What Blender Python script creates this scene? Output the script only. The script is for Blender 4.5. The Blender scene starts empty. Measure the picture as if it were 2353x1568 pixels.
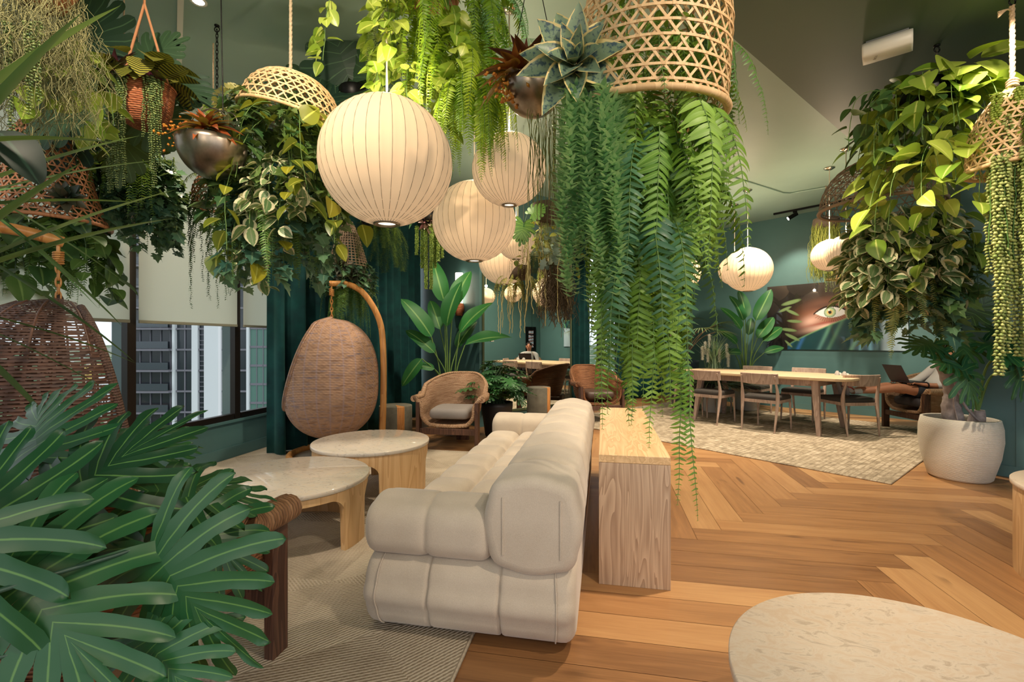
import bpy, math, random
import numpy as np
from mathutils import Vector, Matrix
PI = math.pi
rng = np.random.default_rng(11)
scene = bpy.context.scene
COL = scene.collection
# ---------------------------------------------------------------- plan
# +Y runs along the sofa. The camera stands at the origin, 1.2 m up, turned 10.95 deg left of +Y.
YAW = math.radians(10.95); CA, SA = math.cos(YAW), math.sin(YAW)
EYE = 1.2; FPX = 1080.0
def W(r, d, h=0.0):
    """a place r metres to the right of and d metres ahead of the photographer"""
    return Vector((r*CA - d*SA, r*SA + d*CA, h))
def at(px, py, d):
    return W((px-1176.5)/FPX*d, d, EYE-(py-784)/FPX*d)
def fl(px, py):
    return at(px, py, EYE*FPX/(py-784))
def wdir(r, d):
    v = W(r, d); v.normalize(); return v
AD = wdir(.772, .635)      # dining wing: across
BD = wdir(-.635, .772)     # dining wing: along
def heading(v):            # rotation about z that takes local -Y (a chair's front) to v
    return math.atan2(v.y, v.x) + PI/2

# ---------------------------------------------------------------- mesh building
class MB:
    def __init__(s): s.V=[]; s.A=[]; s.L=[]; s.S=[]; s.n=0
    def add(s, V, F, A=None):
        V = np.array(V, float).reshape(-1,3)
        s.V.append(V)
        s.A.append(np.zeros((len(V),3)) if A is None else np.asarray(A,float).reshape(-1,3))
        if isinstance(F, np.ndarray):
            s.L.append((F+s.n).ravel().astype(np.int32)); s.S.append(np.full(len(F), F.shape[1], np.int32))
        else:
            for f in F:
                s.L.append(np.asarray(f, np.int32)+s.n); s.S.append(np.array([len(f)], np.int32))
        s.n += len(V)
        return s
    def mesh(s, name, smooth=True):
        V = np.concatenate(s.V).astype(np.float32); A = np.concatenate(s.A).astype(np.float32)
        L = np.concatenate(s.L).astype(np.int32); S = np.concatenate(s.S).astype(np.int32)
        me = bpy.data.meshes.new(name)
        me.vertices.add(len(V)); me.vertices.foreach_set('co', V.ravel())
        me.loops.add(len(L)); me.loops.foreach_set('vertex_index', L)
        me.polygons.add(len(S))
        st = np.zeros(len(S), np.int32); st[1:] = np.cumsum(S)[:-1]
        me.polygons.foreach_set('loop_start', st)
        me.polygons.foreach_set('use_smooth', np.full(len(S), smooth))
        at_ = me.attributes.new('lf', 'FLOAT_VECTOR', 'POINT'); at_.data.foreach_set('vector', A.ravel())
        me.update(calc_edges=True); me.validate()
        return me
    def build(s, name, mat, parent=None, smooth=True):
        me = s.mesh(name, smooth); me.materials.append(mat)
        o = bpy.data.objects.new(name, me); COL.objects.link(o)
        if parent is not None: o.parent = parent
        return o

def tag(o, label=None, cat=None, group=None, kind=None):
    if label: o['label'] = label
    if cat: o['category'] = cat
    if group: o['group'] = group
    if kind: o['kind'] = kind
    return o
def thing(name, label, cat, loc=(0,0,0), rz=0.0, group=None):
    o = bpy.data.objects.new(name, None); COL.objects.link(o)
    o.empty_display_size = .1
    o.location = loc; o.rotation_euler = (0,0,rz)
    return tag(o, label, cat, group)
def copy_tree(o, parent=None):
    c = o.copy(); COL.objects.link(c); c.parent = parent
    for ch in [x for x in bpy.data.objects if x.parent == o]: copy_tree(ch, c)
    return c
def bevel(o, w=.004, seg=2):
    m = o.modifiers.new('bevel','BEVEL'); m.width=w; m.segments=seg; m.limit_method='ANGLE'; m.angle_limit=.6
    return o
def subsurf(o, n=1):
    m = o.modifiers.new('sub','SUBSURF'); m.levels=n; m.render_levels=n; return o
def solid(o, t, off=0):
    m = o.modifiers.new('sol','SOLIDIFY'); m.thickness=t; m.offset=off; return o

BOXF = np.array([[0,3,2,1],[4,5,6,7],[0,1,5,4],[1,2,6,5],[2,3,7,6],[3,0,4,7]])
def box(mb, x0,x1,y0,y1,z0,z1, top=None):
    """top=(dx0,dx1,dy0,dy1): offsets of the upper face (a tapered or leaning bar)"""
    t = top or (0,0,0,0)
    V=[(x0,y0,z0),(x1,y0,z0),(x1,y1,z0),(x0,y1,z0),(x0+t[0],y0+t[2],z1),(x1+t[1],y0+t[2],z1),(x1+t[1],y1+t[3],z1),(x0+t[0],y1+t[3],z1)]
    mb.add(V, BOXF); return mb
def obox(mb, c, u, v, lu, lv, z0, z1):
    """box on the plan lines u, v (horizontal vectors) from corner c"""
    u=Vector(u); v=Vector(v); c=Vector(c)
    P=[c, c+u*lu, c+u*lu+v*lv, c+v*lv]
    V=[(p.x,p.y,z0) for p in P]+[(p.x,p.y,z1) for p in P]
    mb.add(V, BOXF); return mb
def grid(mb, P, A=None, cu=False, cv=False):
    """P (m,n,3) surface; cu/cv close in that direction"""
    P=np.asarray(P,float); m,n=P.shape[:2]
    i=np.arange(m if cu else m-1); j=np.arange(n if cv else n-1)
    I,J=np.meshgrid(i,j,indexing='ij'); I2=(I+1)%m; J2=(J+1)%n
    F=np.stack([I*n+J, I2*n+J, I2*n+J2, I*n+J2],-1).reshape(-1,4)
    mb.add(P.reshape(-1,3), F, None if A is None else np.asarray(A,float).reshape(-1,3)); return mb
def lathe(mb, prof, n=32, c=(0,0,0), uscale=None, ang=(0,2*PI), cap=False, wob=0):
    prof=np.asarray(prof,float); full=abs(ang[1]-ang[0]-2*PI)<1e-6
    th=np.linspace(ang[0],ang[1],n,endpoint=not full)
    r=prof[:,0][:,None]; z=prof[:,1][:,None]
    P=np.stack([c[0]+r*np.cos(th), c[1]+r*np.sin(th), c[2]+z+0*th],-1)
    s=np.concatenate([[0],np.cumsum(np.linalg.norm(np.diff(prof,axis=0),axis=1))])
    A=np.stack([np.broadcast_to(th*(prof[:,0].max()),P.shape[:2]), np.broadcast_to(s[:,None],P.shape[:2]), np.zeros(P.shape[:2])],-1)
    grid(mb,P,A,cv=full)
    if cap:
        for k in (0,-1):
            mb.add(P[k],[list(range(P.shape[1]))],A[k])
    return mb
def frames(P):
    P=np.asarray(P,float); T=np.gradient(P,axis=0); T/=np.linalg.norm(T,axis=1,keepdims=True)+1e-12
    N=np.zeros_like(P); a=np.array([0,0,1.]) if abs(T[0,2])<.9 else np.array([1.,0,0])
    v=a-T[0]*np.dot(a,T[0]); N[0]=v/np.linalg.norm(v)
    for i in range(1,len(P)):
        v=N[i-1]-T[i]*np.dot(N[i-1],T[i]); N[i]=v/(np.linalg.norm(v)+1e-12)
    return T,N,np.cross(T,N)
def tube(mb, P, r, n=8, cap=True, flat=1.0, closed=False, N=None, rnd=0.0):
    P=np.asarray(P,float)
    T,Nn,B=frames(P)
    if N is not None:
        Nn=np.asarray(N,float); Nn=Nn-T*(Nn*T).sum(1,keepdims=True); Nn/=np.linalg.norm(Nn,axis=1,keepdims=True)+1e-12; B=np.cross(T,Nn)
    r=np.broadcast_to(np.asarray(r,float),(len(P),))
    th=np.linspace(0,2*PI,n,endpoint=False)+(PI/n if n==4 else 0)
    G=P[:,None,:]+r[:,None,None]*(np.cos(th)[None,:,None]*Nn[:,None,:]*flat+np.sin(th)[None,:,None]*B[:,None,:])
    s=np.concatenate([[0],np.cumsum(np.linalg.norm(np.diff(P,axis=0),axis=1))])
    A=np.stack([np.broadcast_to(s[:,None],G.shape[:2]), np.broadcast_to(th[None,:]*r.mean(),G.shape[:2]), np.full(G.shape[:2],rnd)],-1)
    grid(mb,G,A,cu=closed,cv=True)
    if cap and not closed:
        mb.add(G[0],[list(range(n))[::-1]],A[0]); mb.add(G[-1],[list(range(n))],A[-1])
    return mb
def spline(pts, n=24):
    """Catmull-Rom through pts"""
    p=np.asarray(pts,float); p=np.vstack([2*p[0]-p[1],p,2*p[-1]-p[-2]])
    out=[]; k=len(p)-3; t=np.linspace(0,k,n)
    for q in t:
        i=min(int(q),k-1); f=q-i; a,b,c,d=p[i:i+4]
        out.append(.5*((2*b)+(-a+c)*f+(2*a-5*b+4*c-d)*f*f+(-a+3*b-3*c+d)*f**3))
    return np.array(out)
def rrect(w,h,r,n=8,bulge=0.0):
    """rounded rectangle outline, CCW"""
    pts=[]
    for cx,cy,a0 in ((w/2-r,h/2-r,0),(-w/2+r,h/2-r,PI/2),(-w/2+r,-h/2+r,PI),(w/2-r,-h/2+r,1.5*PI)):
        for k in range(n+1):
            a=a0+PI/2*k/n; pts.append((cx+r*math.cos(a),cy+r*math.sin(a)))
    P=np.array(pts); out=[]
    for i in range(len(P)):           # add midpoints on the straights so that they can bulge
        a,b=P[i],P[(i+1)%len(P)]; out.append(a); L=np.linalg.norm(b-a)
        if L>.06:
            for k in range(1,6):
                q=a+(b-a)*k/6; nrm=np.array([b[1]-a[1],a[0]-b[0]])/L
                out.append(q+nrm*bulge*math.sin(PI*k/6))
    return np.array(out)
def puff(mb, x0, seams, sec, cz=0.0, cy=0.0, depth=.05, endr=.05, per=9, p=5.0, tilt=0.0):
    """upholstered bar along x with pinched seams: seams = list of segment lengths; sec = outline (y,z)"""
    X=[];K=[];E=[]
    x=x0; tot=sum(seams); ns=len(seams)
    ne=6
    for k in range(ne):               # rounded closing end
        a=PI/2*k/ne; X.append(x0+endr*(1-math.sin(a))*1.0-0*x); E.append(endr*(1-math.cos(PI/2-a)))
        K.append(1.0)
    X=[x0+endr*(1-math.cos(PI/2*k/ne)) for k in range(ne)]; E=[endr*(1-math.sin(PI/2*k/ne)) for k in range(ne)]; K=[1.0]*ne
    for si,L in enumerate(seams):
        for k in range(per+1):
            if k==per and si<ns-1: continue
            s=-1+2*k/per
            s=math.copysign(abs(s)**.6,s)
            xx=x+L*(s+1)/2
            if xx<x0+endr or xx>x0+tot-endr: continue
            kk=1-depth*abs(s)**p
            if si==0 and s<0: kk=1
            if si==ns-1 and s>0: kk=1
            X.append(xx);K.append(kk);E.append(0)
        x+=L
    for k in range(ne-1,-1,-1):
        X.append(x0+tot-endr*(1-math.cos(PI/2*k/ne))); E.append(endr*(1-math.sin(PI/2*k/ne))); K.append(1.0)
    sec=np.asarray(sec,float); hw=np.abs(sec[:,0]).max(); hh=np.abs(sec[:,1]).max()
    G=np.zeros((len(X),len(sec),3))
    for i,(xx,kk,e) in enumerate(zip(X,K,E)):
        sy=kk*(hw-e)/hw; sz=kk*(hh-e)/hh
        G[i,:,0]=xx; G[i,:,1]=cy+sec[:,0]*sy; G[i,:,2]=cz+sec[:,1]*sz
    grid(mb,G,cv=True)
    mb.add(G[0],[list(range(len(sec)))[::-1]]); mb.add(G[-1],[list(range(len(sec)))])
    return mb

# ---------------------------------------------------------------- materials
def srgb(r,g,b):
    f=lambda c:(c/255/12.92) if c/255<=.04045 else ((c/255+.055)/1.055)**2.4
    return (f(r),f(g),f(b),1.0)
class M:
    """a small node-tree builder"""
    def __init__(s,name):
        s.m=bpy.data.materials.new(name); s.m.use_nodes=True; s.nt=s.m.node_tree; s.nt.nodes.clear()
        s.out=s.n('ShaderNodeOutputMaterial')
    def n(s,t,props=None,**inp):
        x=s.nt.nodes.new(t)
        for k,v in (props or {}).items(): setattr(x,k,v)
        for k,v in inp.items():
            key=k.replace('_',' ') if k.replace('_',' ') in x.inputs else k
            s.set(x.inputs[int(k[1:])] if k[0]=='i' and k[1:].isdigit() else x.inputs[key], v)
        return x
    def set(s,sock,v):
        if hasattr(v,'is_linked') or isinstance(v,bpy.types.NodeSocket): s.nt.links.new(v,sock)
        else: sock.default_value=v
    def attr(s):
        a=s.n('ShaderNodeAttribute',{'attribute_name':'lf'}); q=s.n('ShaderNodeSeparateXYZ',i0=a.outputs['Vector']); return a.outputs['Vector'],q.outputs[0],q.outputs[1],q.outputs[2]
    def obj(s,scale=(1,1,1),rot=(0,0,0)):
        t=s.n('ShaderNodeTexCoord'); mp=s.n('ShaderNodeMapping',i0=t.outputs['Object']); mp.inputs['Scale'].default_value=scale; mp.inputs['Rotation'].default_value=rot
        return mp.outputs[0]
    def noise(s,vec,scale,detail=4,rough=.55,dist=0):
        x=s.n('ShaderNodeTexNoise',Vector=vec,Scale=scale,Detail=detail,Roughness=rough,Distortion=dist); return x.outputs['Fac']
    def wave(s,vec,scale,dist=0,dscale=1,typ='BANDS',d='X',detail=2):
        x=s.n('ShaderNodeTexWave',{'wave_type':typ,'bands_direction':d} if typ=='BANDS' else {'wave_type':typ},Vector=vec,Scale=scale,Distortion=dist,Detail=detail); x.inputs['Detail Scale'].default_value=dscale; return x.outputs['Fac']
    def math(s,op,a,b=0.0,c=None):
        x=s.n('ShaderNodeMath',{'operation':op},i0=a,i1=b)
        if c is not None: s.set(x.inputs[2],c)
        return x.outputs[0]
    def ramp(s,fac,stops):
        x=s.n('ShaderNodeValToRGB',Fac=fac); e=x.color_ramp.elements
        while len(e)<len(stops): e.new(.5)
        for i,(p,c) in enumerate(stops): e[i].position=p; e[i].color=c if len(c)==4 else (*c,1)
        return x.outputs['Color']
    def mix(s,f,a,b,mode='MIX'):
        x=s.n('ShaderNodeMix',{'data_type':'RGBA','blend_type':mode}); s.set(x.inputs[0],f); s.set(x.inputs[6],a); s.set(x.inputs[7],b); return x.outputs[2]
    def sstep(s,v,a,b):
        x=s.n('ShaderNodeMapRange',{'interpolation_type':'SMOOTHSTEP'},i0=v,i1=a,i2=b,i3=0.0,i4=1.0); return x.outputs[0]
    def bump(s,h,st=.3,dist=.01):
        return s.n('ShaderNodeBump',Strength=st,Distance=dist,Height=h).outputs[0]
    def pr(s,color,rough=.5,metal=0,spec=.5,normal=None,**kw):
        x=s.n('ShaderNodeBsdfPrincipled'); s.set(x.inputs['Base Color'],color); s.set(x.inputs['Roughness'],rough); s.set(x.inputs['Metallic'],metal); s.set(x.inputs['Specular IOR Level'],spec)
        if normal is not None: s.set(x.inputs['Normal'],normal)
        for k,v in kw.items(): s.set(x.inputs[k.replace('_',' ')],v)
        return x.outputs[0]
    def done(s,sh): s.nt.links.new(sh,s.out.inputs[0]); return s.m
def plain(name,c,rough=.5,metal=0,spec=.5,noise=0,nscale=20,bump=0,**kw):
    m=M(name); col=c; nr=None
    if noise or bump:
        f=m.noise(m.obj(),nscale)
        if noise:
            d=tuple(max(0,x*(1-noise)) for x in c[:3])+(1,); l=tuple(min(1,x*(1+noise)) for x in c[:3])+(1,)
            col=m.ramp(f,[(.3,d),(.7,l)])
        if bump: nr=m.bump(f,bump,.004)
    return m.done(m.pr(col,rough,metal,spec,nr,**kw))
def leafmat(name,c1,c2,vein=None,edge=None,ethr=.72,rough=.42,trans=.22,stripe=None,sfreq=60,spec=.5,mott=None):
    """foliage: c1..c2 by leaf; optional paler midrib, variegated edge, cross stripes, mottling"""
    m=M(name); vec,u,v,r=m.attr()
    col=m.mix(r,c1,c2)
    av=m.math('ABSOLUTE',v)
    nz=m.noise(m.obj(),9.0,2)
    if mott: col=m.mix(m.sstep(m.noise(m.obj(),55,3),.5,.62),col,mott)
    if stripe: col=m.mix(m.sstep(m.math('SINE',m.math('MULTIPLY',u,sfreq)),-.1,.3),col,stripe)
    if vein: col=m.mix(m.sstep(av,.13,.03),col,vein)
    if edge: col=m.mix(m.sstep(m.math('ADD',av,m.math('MULTIPLY',m.math('SUBTRACT',nz,.5),.5)),ethr-.04,ethr+.04),col,edge)
    b=m.pr(col,rough,0,spec)
    t=m.n('ShaderNodeBsdfTranslucent',i0=m.mix(.35,col,(.5,.6,.05,1))).outputs[0]
    x=m.n('ShaderNodeMixShader',i0=trans,i1=b,i2=t)
    return m.done(x.outputs[0])
def woodmat(name,c1,c2,axis='z',sc=1.0,rough=.45,ring=1.0,c3=None):
    m=M(name); k={'x':(.12,1,1),'y':(1,.12,1),'z':(1,1,.12)}[axis]
    vec=m.obj(tuple(q*sc for q in k))
    big=m.noise(vec,6,2,.5,1.5*ring)
    rings=m.math('FRACT',m.math('MULTIPLY',big,9.0*ring))
    k2={'x':(.02,1,1),'y':(1,.02,1),'z':(1,1,.02)}[axis]
    fine=m.noise(m.obj(tuple(q*sc for q in k2)),160,3,.6)
    f=m.math('ADD',m.math('MULTIPLY',rings,.55),m.math('MULTIPLY',fine,.45))
    col=m.ramp(f,[(.15,c1),(.75,c2)] if c3 is None else [(.1,c1),(.5,c2),(.9,c3)])
    return m.done(m.pr(col,rough,0,.4,m.bump(fine,.12,.002)))
def wicker(name,c1,c2,c3,fu=70,fv=45,holes=None,rough=.6,bst=.9,swap=False,ribs=0):
    """woven cane from the surface's own (u,v) metres: strands over and under uprights"""
    m=M(name); vec,u,v,r=m.attr()
    if swap: u,v=v,u
    su=m.math('SINE',m.math('MULTIPLY',u,fv*2*PI)); 
    row=m.math('FLOOR',m.math('MULTIPLY',v,fu)); par=m.math('SUBTRACT',m.math('MULTIPLY',m.math('MODULO',row,2.0),2.0),1.0)
    over=m.math('MULTIPLY',su,par)
    prof=m.math('SINE',m.math('MULTIPLY',m.math('FRACT',m.math('MULTIPLY',v,fu)),PI))
    h=m.math('MULTIPLY',prof,m.math('ADD',m.math('MULTIPLY',over,.5),1.0))
    cell=m.n('ShaderNodeCombineXYZ',i0=m.math('MULTIPLY',u,2.2),i1=m.math('MULTIPLY',row,.37),i2=0.0).outputs[0]
    tone=m.noise(cell,3.0,2)
    col=m.ramp(tone,[(.3,c1),(.5,c2),(.72,c3)])
    col=m.mix(m.math('MULTIPLY',m.sstep(prof,.35,.0),.75),col,tuple(x*.25 for x in c1[:3])+(1,))
    if ribs: col=m.mix(m.math('MULTIPLY',m.sstep(m.math('ABSOLUTE',m.math('SUBTRACT',m.math('FRACT',m.math('MULTIPLY',u,ribs)),.5)),.10,.03),.55),col,tuple(min(1,x*1.5) for x in c3[:3])+(1,))
    sh=m.pr(col,rough,0,.35,m.bump(h,bst,.004))
    if holes:
        hs=m.noise(m.n('ShaderNodeCombineXYZ',i0=m.math('MULTIPLY',u,26.0),i1=m.math('MULTIPLY',v,34.0)).outputs[0],1.0,2)
        gap=m.math('MULTIPLY',m.sstep(prof,holes,.0),m.sstep(hs,.42,.52))
        ups=m.sstep(m.math('ABSOLUTE',m.math('SINE',m.math('MULTIPLY',u,fv*PI))),.25,.4)
        x=m.n('ShaderNodeMixShader',i0=m.math('GREATER_THAN',m.math('MULTIPLY',gap,ups),.35),i1=sh,i2=m.n('ShaderNodeBsdfTransparent').outputs[0])
        sh=x.outputs[0]
    return m.done(sh)
def marble(name,base,vein,warm,cloud=(.42,.40,.37,1),rough=.38):
    m=M(name); vec=m.obj()
    w=m.noise(m.n('ShaderNodeMapping',i0=vec,i3=(5,9,5),i2=(0,0,.6)).outputs[0],2.2,8,.7,2.2)
    col=m.ramp(w,[(.36,vein),(.46,base),(.62,warm),(.74,base)])
    col=m.mix(m.math('MULTIPLY',m.sstep(m.noise(vec,2.6,3),.55,.72),.6),col,cloud)
    return m.done(m.pr(col,rough,0,.5))
# ---------------------------------------------------------------- palette
PAINT=plain('deep_green_paint',srgb(76,112,113),.42,noise=.05,nscale=3)
CEILP=plain('lit_ceiling_green',srgb(142,168,158),.5,noise=.04,nscale=2)  # the deep green lightened: strong light on the ceiling is put into the colour
SOFFP=plain('soffit_green_paint',srgb(66,86,70),.5,noise=.04,nscale=2)
BRONZE=plain('dark_bronze_metal',srgb(34,27,22),.4,.3)
FIN=plain('grey_window_fin',srgb(96,116,116),.5)
OAK=woodmat('oak_wood',srgb(196,154,106),srgb(220,184,136),'z',1.0,.4,.8)
OAKT=woodmat('oak_wood_top',srgb(205,168,120),srgb(236,206,162),'y',1.0,.38,.8)
OAKG=woodmat('grey_oak_wood',srgb(160,132,108),srgb(206,180,152),'z',1.3,.45,1.0)
OAKGT=woodmat('grey_oak_top',srgb(202,164,116),srgb(232,198,150),'y',1.3,.42,1.0)
WALNUT=woodmat('walnut_wood',srgb(62,40,32),srgb(98,68,52),'z',1.2,.45,.8)
DINEW=woodmat('ash_dining_wood',srgb(150,126,112),srgb(186,162,146),'z',1.5,.5,.7)
DINET=woodmat('ash_table_top',srgb(206,176,138),srgb(226,200,164),'x',1.0,.4,.6)
MARBLE=marble('beige_marble',srgb(218,204,186),srgb(190,172,152),srgb(210,188,164),srgb(158,154,150))
MARBLE2=marble('grey_marble',srgb(206,198,186),srgb(178,166,150),srgb(208,194,174),srgb(170,166,156),.08)
STEEL=plain('brushed_steel',srgb(150,138,124),.32,1.0,noise=.1,nscale=60)
DARKM=plain('black_metal',srgb(18,18,18),.4,.6)
WHITEP=plain('white_plastic',srgb(222,220,212),.4)
CHROME=plain('satin_chrome',srgb(200,190,176),.2,1.0)
BAMBOO=woodmat('bamboo_cane',srgb(208,170,122),srgb(234,200,152),'z',2,.5,.6)
BAMBOOD=woodmat('dark_bamboo_cane',srgb(150,98,66),srgb(186,128,88),'z',2,.5,.6)
RATTANP=woodmat('rattan_pole',srgb(176,118,62),srgb(212,156,92),'z',2,.35,.5)
ROPEM=plain('jute_rope',srgb(186,160,128),.9,noise=.3,nscale=120,bump=.6)
SOIL=plain('potting_bark',srgb(58,44,34),.9,noise=.5,nscale=60,bump=1)
WHITEPOT=None
def _pot():
    m=M('ribbed_white_pot'); w=m.wave(m.obj((1,1,1)),38,.6,3,d='Z'); 
    return m.done(m.pr(m.ramp(w,[(0,srgb(206,198,182)),(1,srgb(226,220,206))]),.6,0,.4,m.bump(w,.5,.004)))
WHITEPOT=_pot()
BLACKPOT=plain('black_pot',srgb(24,25,28),.5)
NAVYPOT=plain('navy_pot',srgb(34,44,62),.45)
PALEPOT=plain('pale_pot',srgb(206,202,194),.6)
def _sofa():
    m=M('oatmeal_boucle'); v=m.obj(); a=m.noise(v,5,3); b=m.noise(v,330,3)
    f=m.math('ADD',m.math('MULTIPLY',a,.5),m.math('MULTIPLY',b,.5))
    return m.done(m.pr(m.ramp(f,[(.3,srgb(182,168,150)),(.7,srgb(208,196,178))]),.85,0,.25,m.bump(b,.25,.002),Sheen_Weight=.3))
SOFAM=_sofa()
SEATG=plain('grey_cushion',srgb(140,134,130),.85,noise=.08,nscale=200,bump=.3)
SEATB=plain('brown_leather',srgb(74,56,46),.5)
SEATC=plain('charcoal_seat',srgb(58,54,50),.75,noise=.12,nscale=150)
WICK=wicker('woven_wicker',srgb(150,112,84),srgb(178,142,112),srgb(198,166,136),105,48)
WICKR=wicker('braided_wicker',srgb(168,132,100),srgb(184,148,116),srgb(198,166,136),70,18,swap=True)
WICKB=wicker('brown_wicker',srgb(112,72,44),srgb(138,92,60),srgb(158,110,74),70,28)
EGGM=wicker('rattan_weave',srgb(146,112,90),srgb(190,152,124),srgb(140,122,124),62,24,bst=.8,ribs=9)
EGGD=wicker('dark_rattan_weave',srgb(60,42,34),srgb(82,56,44),srgb(60,48,46),56,20,holes=.85,bst=.8)
BASKW=wicker('woven_basket',srgb(140,76,46),srgb(176,104,66),srgb(196,130,90),90,30)
def _floor():
    m=M('herringbone_oak'); vec,u,v,r=m.attr()
    off=m.n('ShaderNodeCombineXYZ',i0=m.math('MULTIPLY',u,1.0),i1=m.math('MULTIPLY',v,9.0),i2=m.math('MULTIPLY',r,40.0)).outputs[0]
    a=m.noise(off,1.6,5,.6,.8)
    g=m.noise(m.n('ShaderNodeCombineXYZ',i0=m.math('MULTIPLY',u,3.0),i1=m.math('MULTIPLY',v,120.0),i2=m.math('MULTIPLY',r,40.0)).outputs[0],1.0,3)
    kn=m.noise(m.n('ShaderNodeCombineXYZ',i0=m.math('MULTIPLY',u,1.2),i1=m.math('MULTIPLY',v,5.0),i2=m.math('MULTIPLY',r,70.0)).outputs[0],2.0,2)
    f=m.math('ADD',m.math('ADD',m.math('MULTIPLY',a,.42),m.math('MULTIPLY',r,.38)),m.math('MULTIPLY',g,.25))
    col=m.ramp(f,[(.2,srgb(112,76,48)),(.5,srgb(168,122,78)),(.8,srgb(200,156,106))])
    col=m.mix(m.math('MULTIPLY',m.sstep(kn,.66,.78),.7),col,srgb(92,60,38))
    return m.done(m.pr(col,m.math('ADD',.3,m.math('MULTIPLY',g,.15)),0,.4,m.bump(g,.06,.001)))
FLOORM=_floor()
def _jute():
    m=M('braided_jute'); vec,u,v,r=m.attr()
    w=m.math('SINE',m.math('MULTIPLY',v,2*PI/.015))
    c=m.math('SINE',m.math('ADD',m.math('MULTIPLY',u,2*PI/.028),m.math('MULTIPLY',m.math('FLOOR',m.math('DIVIDE',v,.015)),PI)))
    n=m.noise(vec,4.0,4); n2=m.noise(vec,150.0,3)
    h=m.math('ADD',w,m.math('MULTIPLY',c,.55))
    f=m.math('ADD',m.math('ADD',m.math('MULTIPLY',n,.35),m.math('MULTIPLY',h,.06)),m.math('ADD',m.math('MULTIPLY',n2,.3),m.math('MULTIPLY',r,.2)))
    return m.done(m.pr(m.ramp(f,[(.2,srgb(146,132,114)),(.48,srgb(196,184,164)),(.8,srgb(226,216,198))]),.95,0,.1,m.bump(h,.45,.005)))
JUTE=_jute()
def _rug():
    m=M('distressed_rug'); v=m.obj()
    b=m.n('ShaderNodeTexBrick',Vector=v,Scale=5.0); b.inputs['Color1'].default_value=(.2,.2,.2,1); b.inputs['Color2'].default_value=(.9,.9,.9,1); b.inputs['Mortar'].default_value=(0,0,0,1); b.inputs['Mortar Size'].default_value=.03
    n=m.noise(v,7,6,.75,1.0); n2=m.noise(m.n('ShaderNodeMapping',i0=v,i3=(3,22,1)).outputs[0],2.0,4,.7)
    f=m.math('ADD',m.math('ADD',m.math('MULTIPLY',n,.5),m.math('MULTIPLY',n2,.35)),m.math('MULTIPLY',b.outputs['Color'],.14))
    return m.done(m.pr(m.ramp(f,[(.3,srgb(104,94,80)),(.46,srgb(160,146,124)),(.58,srgb(194,180,158)),(.72,srgb(218,208,190))]),.95,0,.1,m.bump(n2,.4,.004)))
RUGM=_rug()
def _velvet():
    m=M('teal_velvet'); 
    return m.done(m.pr(m.ramp(m.noise(m.obj(),6,3),[(.3,srgb(8,42,46)),(.7,srgb(14,64,64))]),.8,0,.2,Sheen_Weight=.35,Sheen_Tint=srgb(120,190,180)))
VELVET=_velvet()
def _glass(name='window_glass',tint=(.96,.98,.98,1)):
    m=M(name); t=m.n('ShaderNodeBsdfTransparent',i0=tint); g=m.n('ShaderNodeBsdfGlossy',Roughness=.02)
    fc=m.n('ShaderNodeLayerWeight',Blend=.5).outputs['Facing']; fr=m.n('ShaderNodeMath',{'operation':'MULTIPLY_ADD'},i0=m.math('POWER',fc,5.0),i1=.5,i2=.03)
    return m.done(m.n('ShaderNodeMixShader',i0=fr.outputs[0],i1=t.outputs[0],i2=g.outputs[0]).outputs[0])
GLASS=_glass()
def _blind():
    m=M('blind_fabric'); d=m.pr(srgb(222,222,210),.8,0,.2); t=m.n('ShaderNodeBsdfTranslucent',i0=srgb(238,238,226))
    return m.done(m.n('ShaderNodeMixShader',i0=.75,i1=d,i2=t.outputs[0]).outputs[0])
BLIND=_blind()
def emis(name,c,s):
    m=M(name); e=m.n('ShaderNodeEmission',i0=c,i1=s); return m.done(e.outputs[0])

# ---------------------------------------------------------------- the shell of the room
H=3.45; HS=3.12
def struct(name,mb,m,parent=None,smooth=False):
    o=mb.build(name,m,parent,smooth)
    if parent is None: o['kind']='structure'
    return o
# floor: herringbone planks
def herringbone():
    mb=MB(); L,Wd=1.22,.178
    x0,x1,y0,y1=-4.2,8.2,-2.6,12.6
    V=[];A=[];F=[]
    def plank(ax,ay,w,h,hz):
        a,b,c,d=max(ax,x0),min(ax+w,x1),max(ay,y0),min(ay+h,y1)
        if b-a<.01 or d-c<.01: return
        g=.0011; r=rng.random(); n=len(V)
        for px,py in ((a+g,c+g),(b-g,c+g),(b-g,d-g),(a+g,d-g)):
            V.append((px,py,0)); A.append((px-ax,py-ay,r) if hz else (py-ay,px-ax,r))
        F.append((n,n+1,n+2,n+3))
    for j in range(-22,23):
        for k in range(-180,181):
            hx,hy=k*Wd-j*L,k*Wd+j*L
            if hx>x1+3 or hx<x0-3 or hy>y1+3 or hy<y0-3: continue
            plank(hx,hy,L,Wd,True); plank(hx+L,hy+Wd-L,Wd,L,False)
    mb.add(V,np.array(F),A)
    mb.add([(x0,y0,-.004),(x1,y0,-.004),(x1,y1,-.004),(x0,y1,-.004)],np.array([[0,1,2,3]]),[(0,0,0)]*4)
    mb.add([(x0,y0,-.12),(x1,y0,-.12),(x1,y1,-.12),(x0,y1,-.12)],np.array([[3,2,1,0]]),[(0,0,0)]*4)
    return mb
struct('floor',herringbone(),FLOORM)
struct('ceiling',box(MB(),-4.2,9.5,-2.6,13,H,H+.15),CEILP)
E0=W(2.8,4.13)
mb=MB(); obox(mb,E0-AD*4.6,AD,-BD,9.4,6.5,HS,H-.002); struct('ceiling_soffit',mb,SOFFP)
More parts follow.
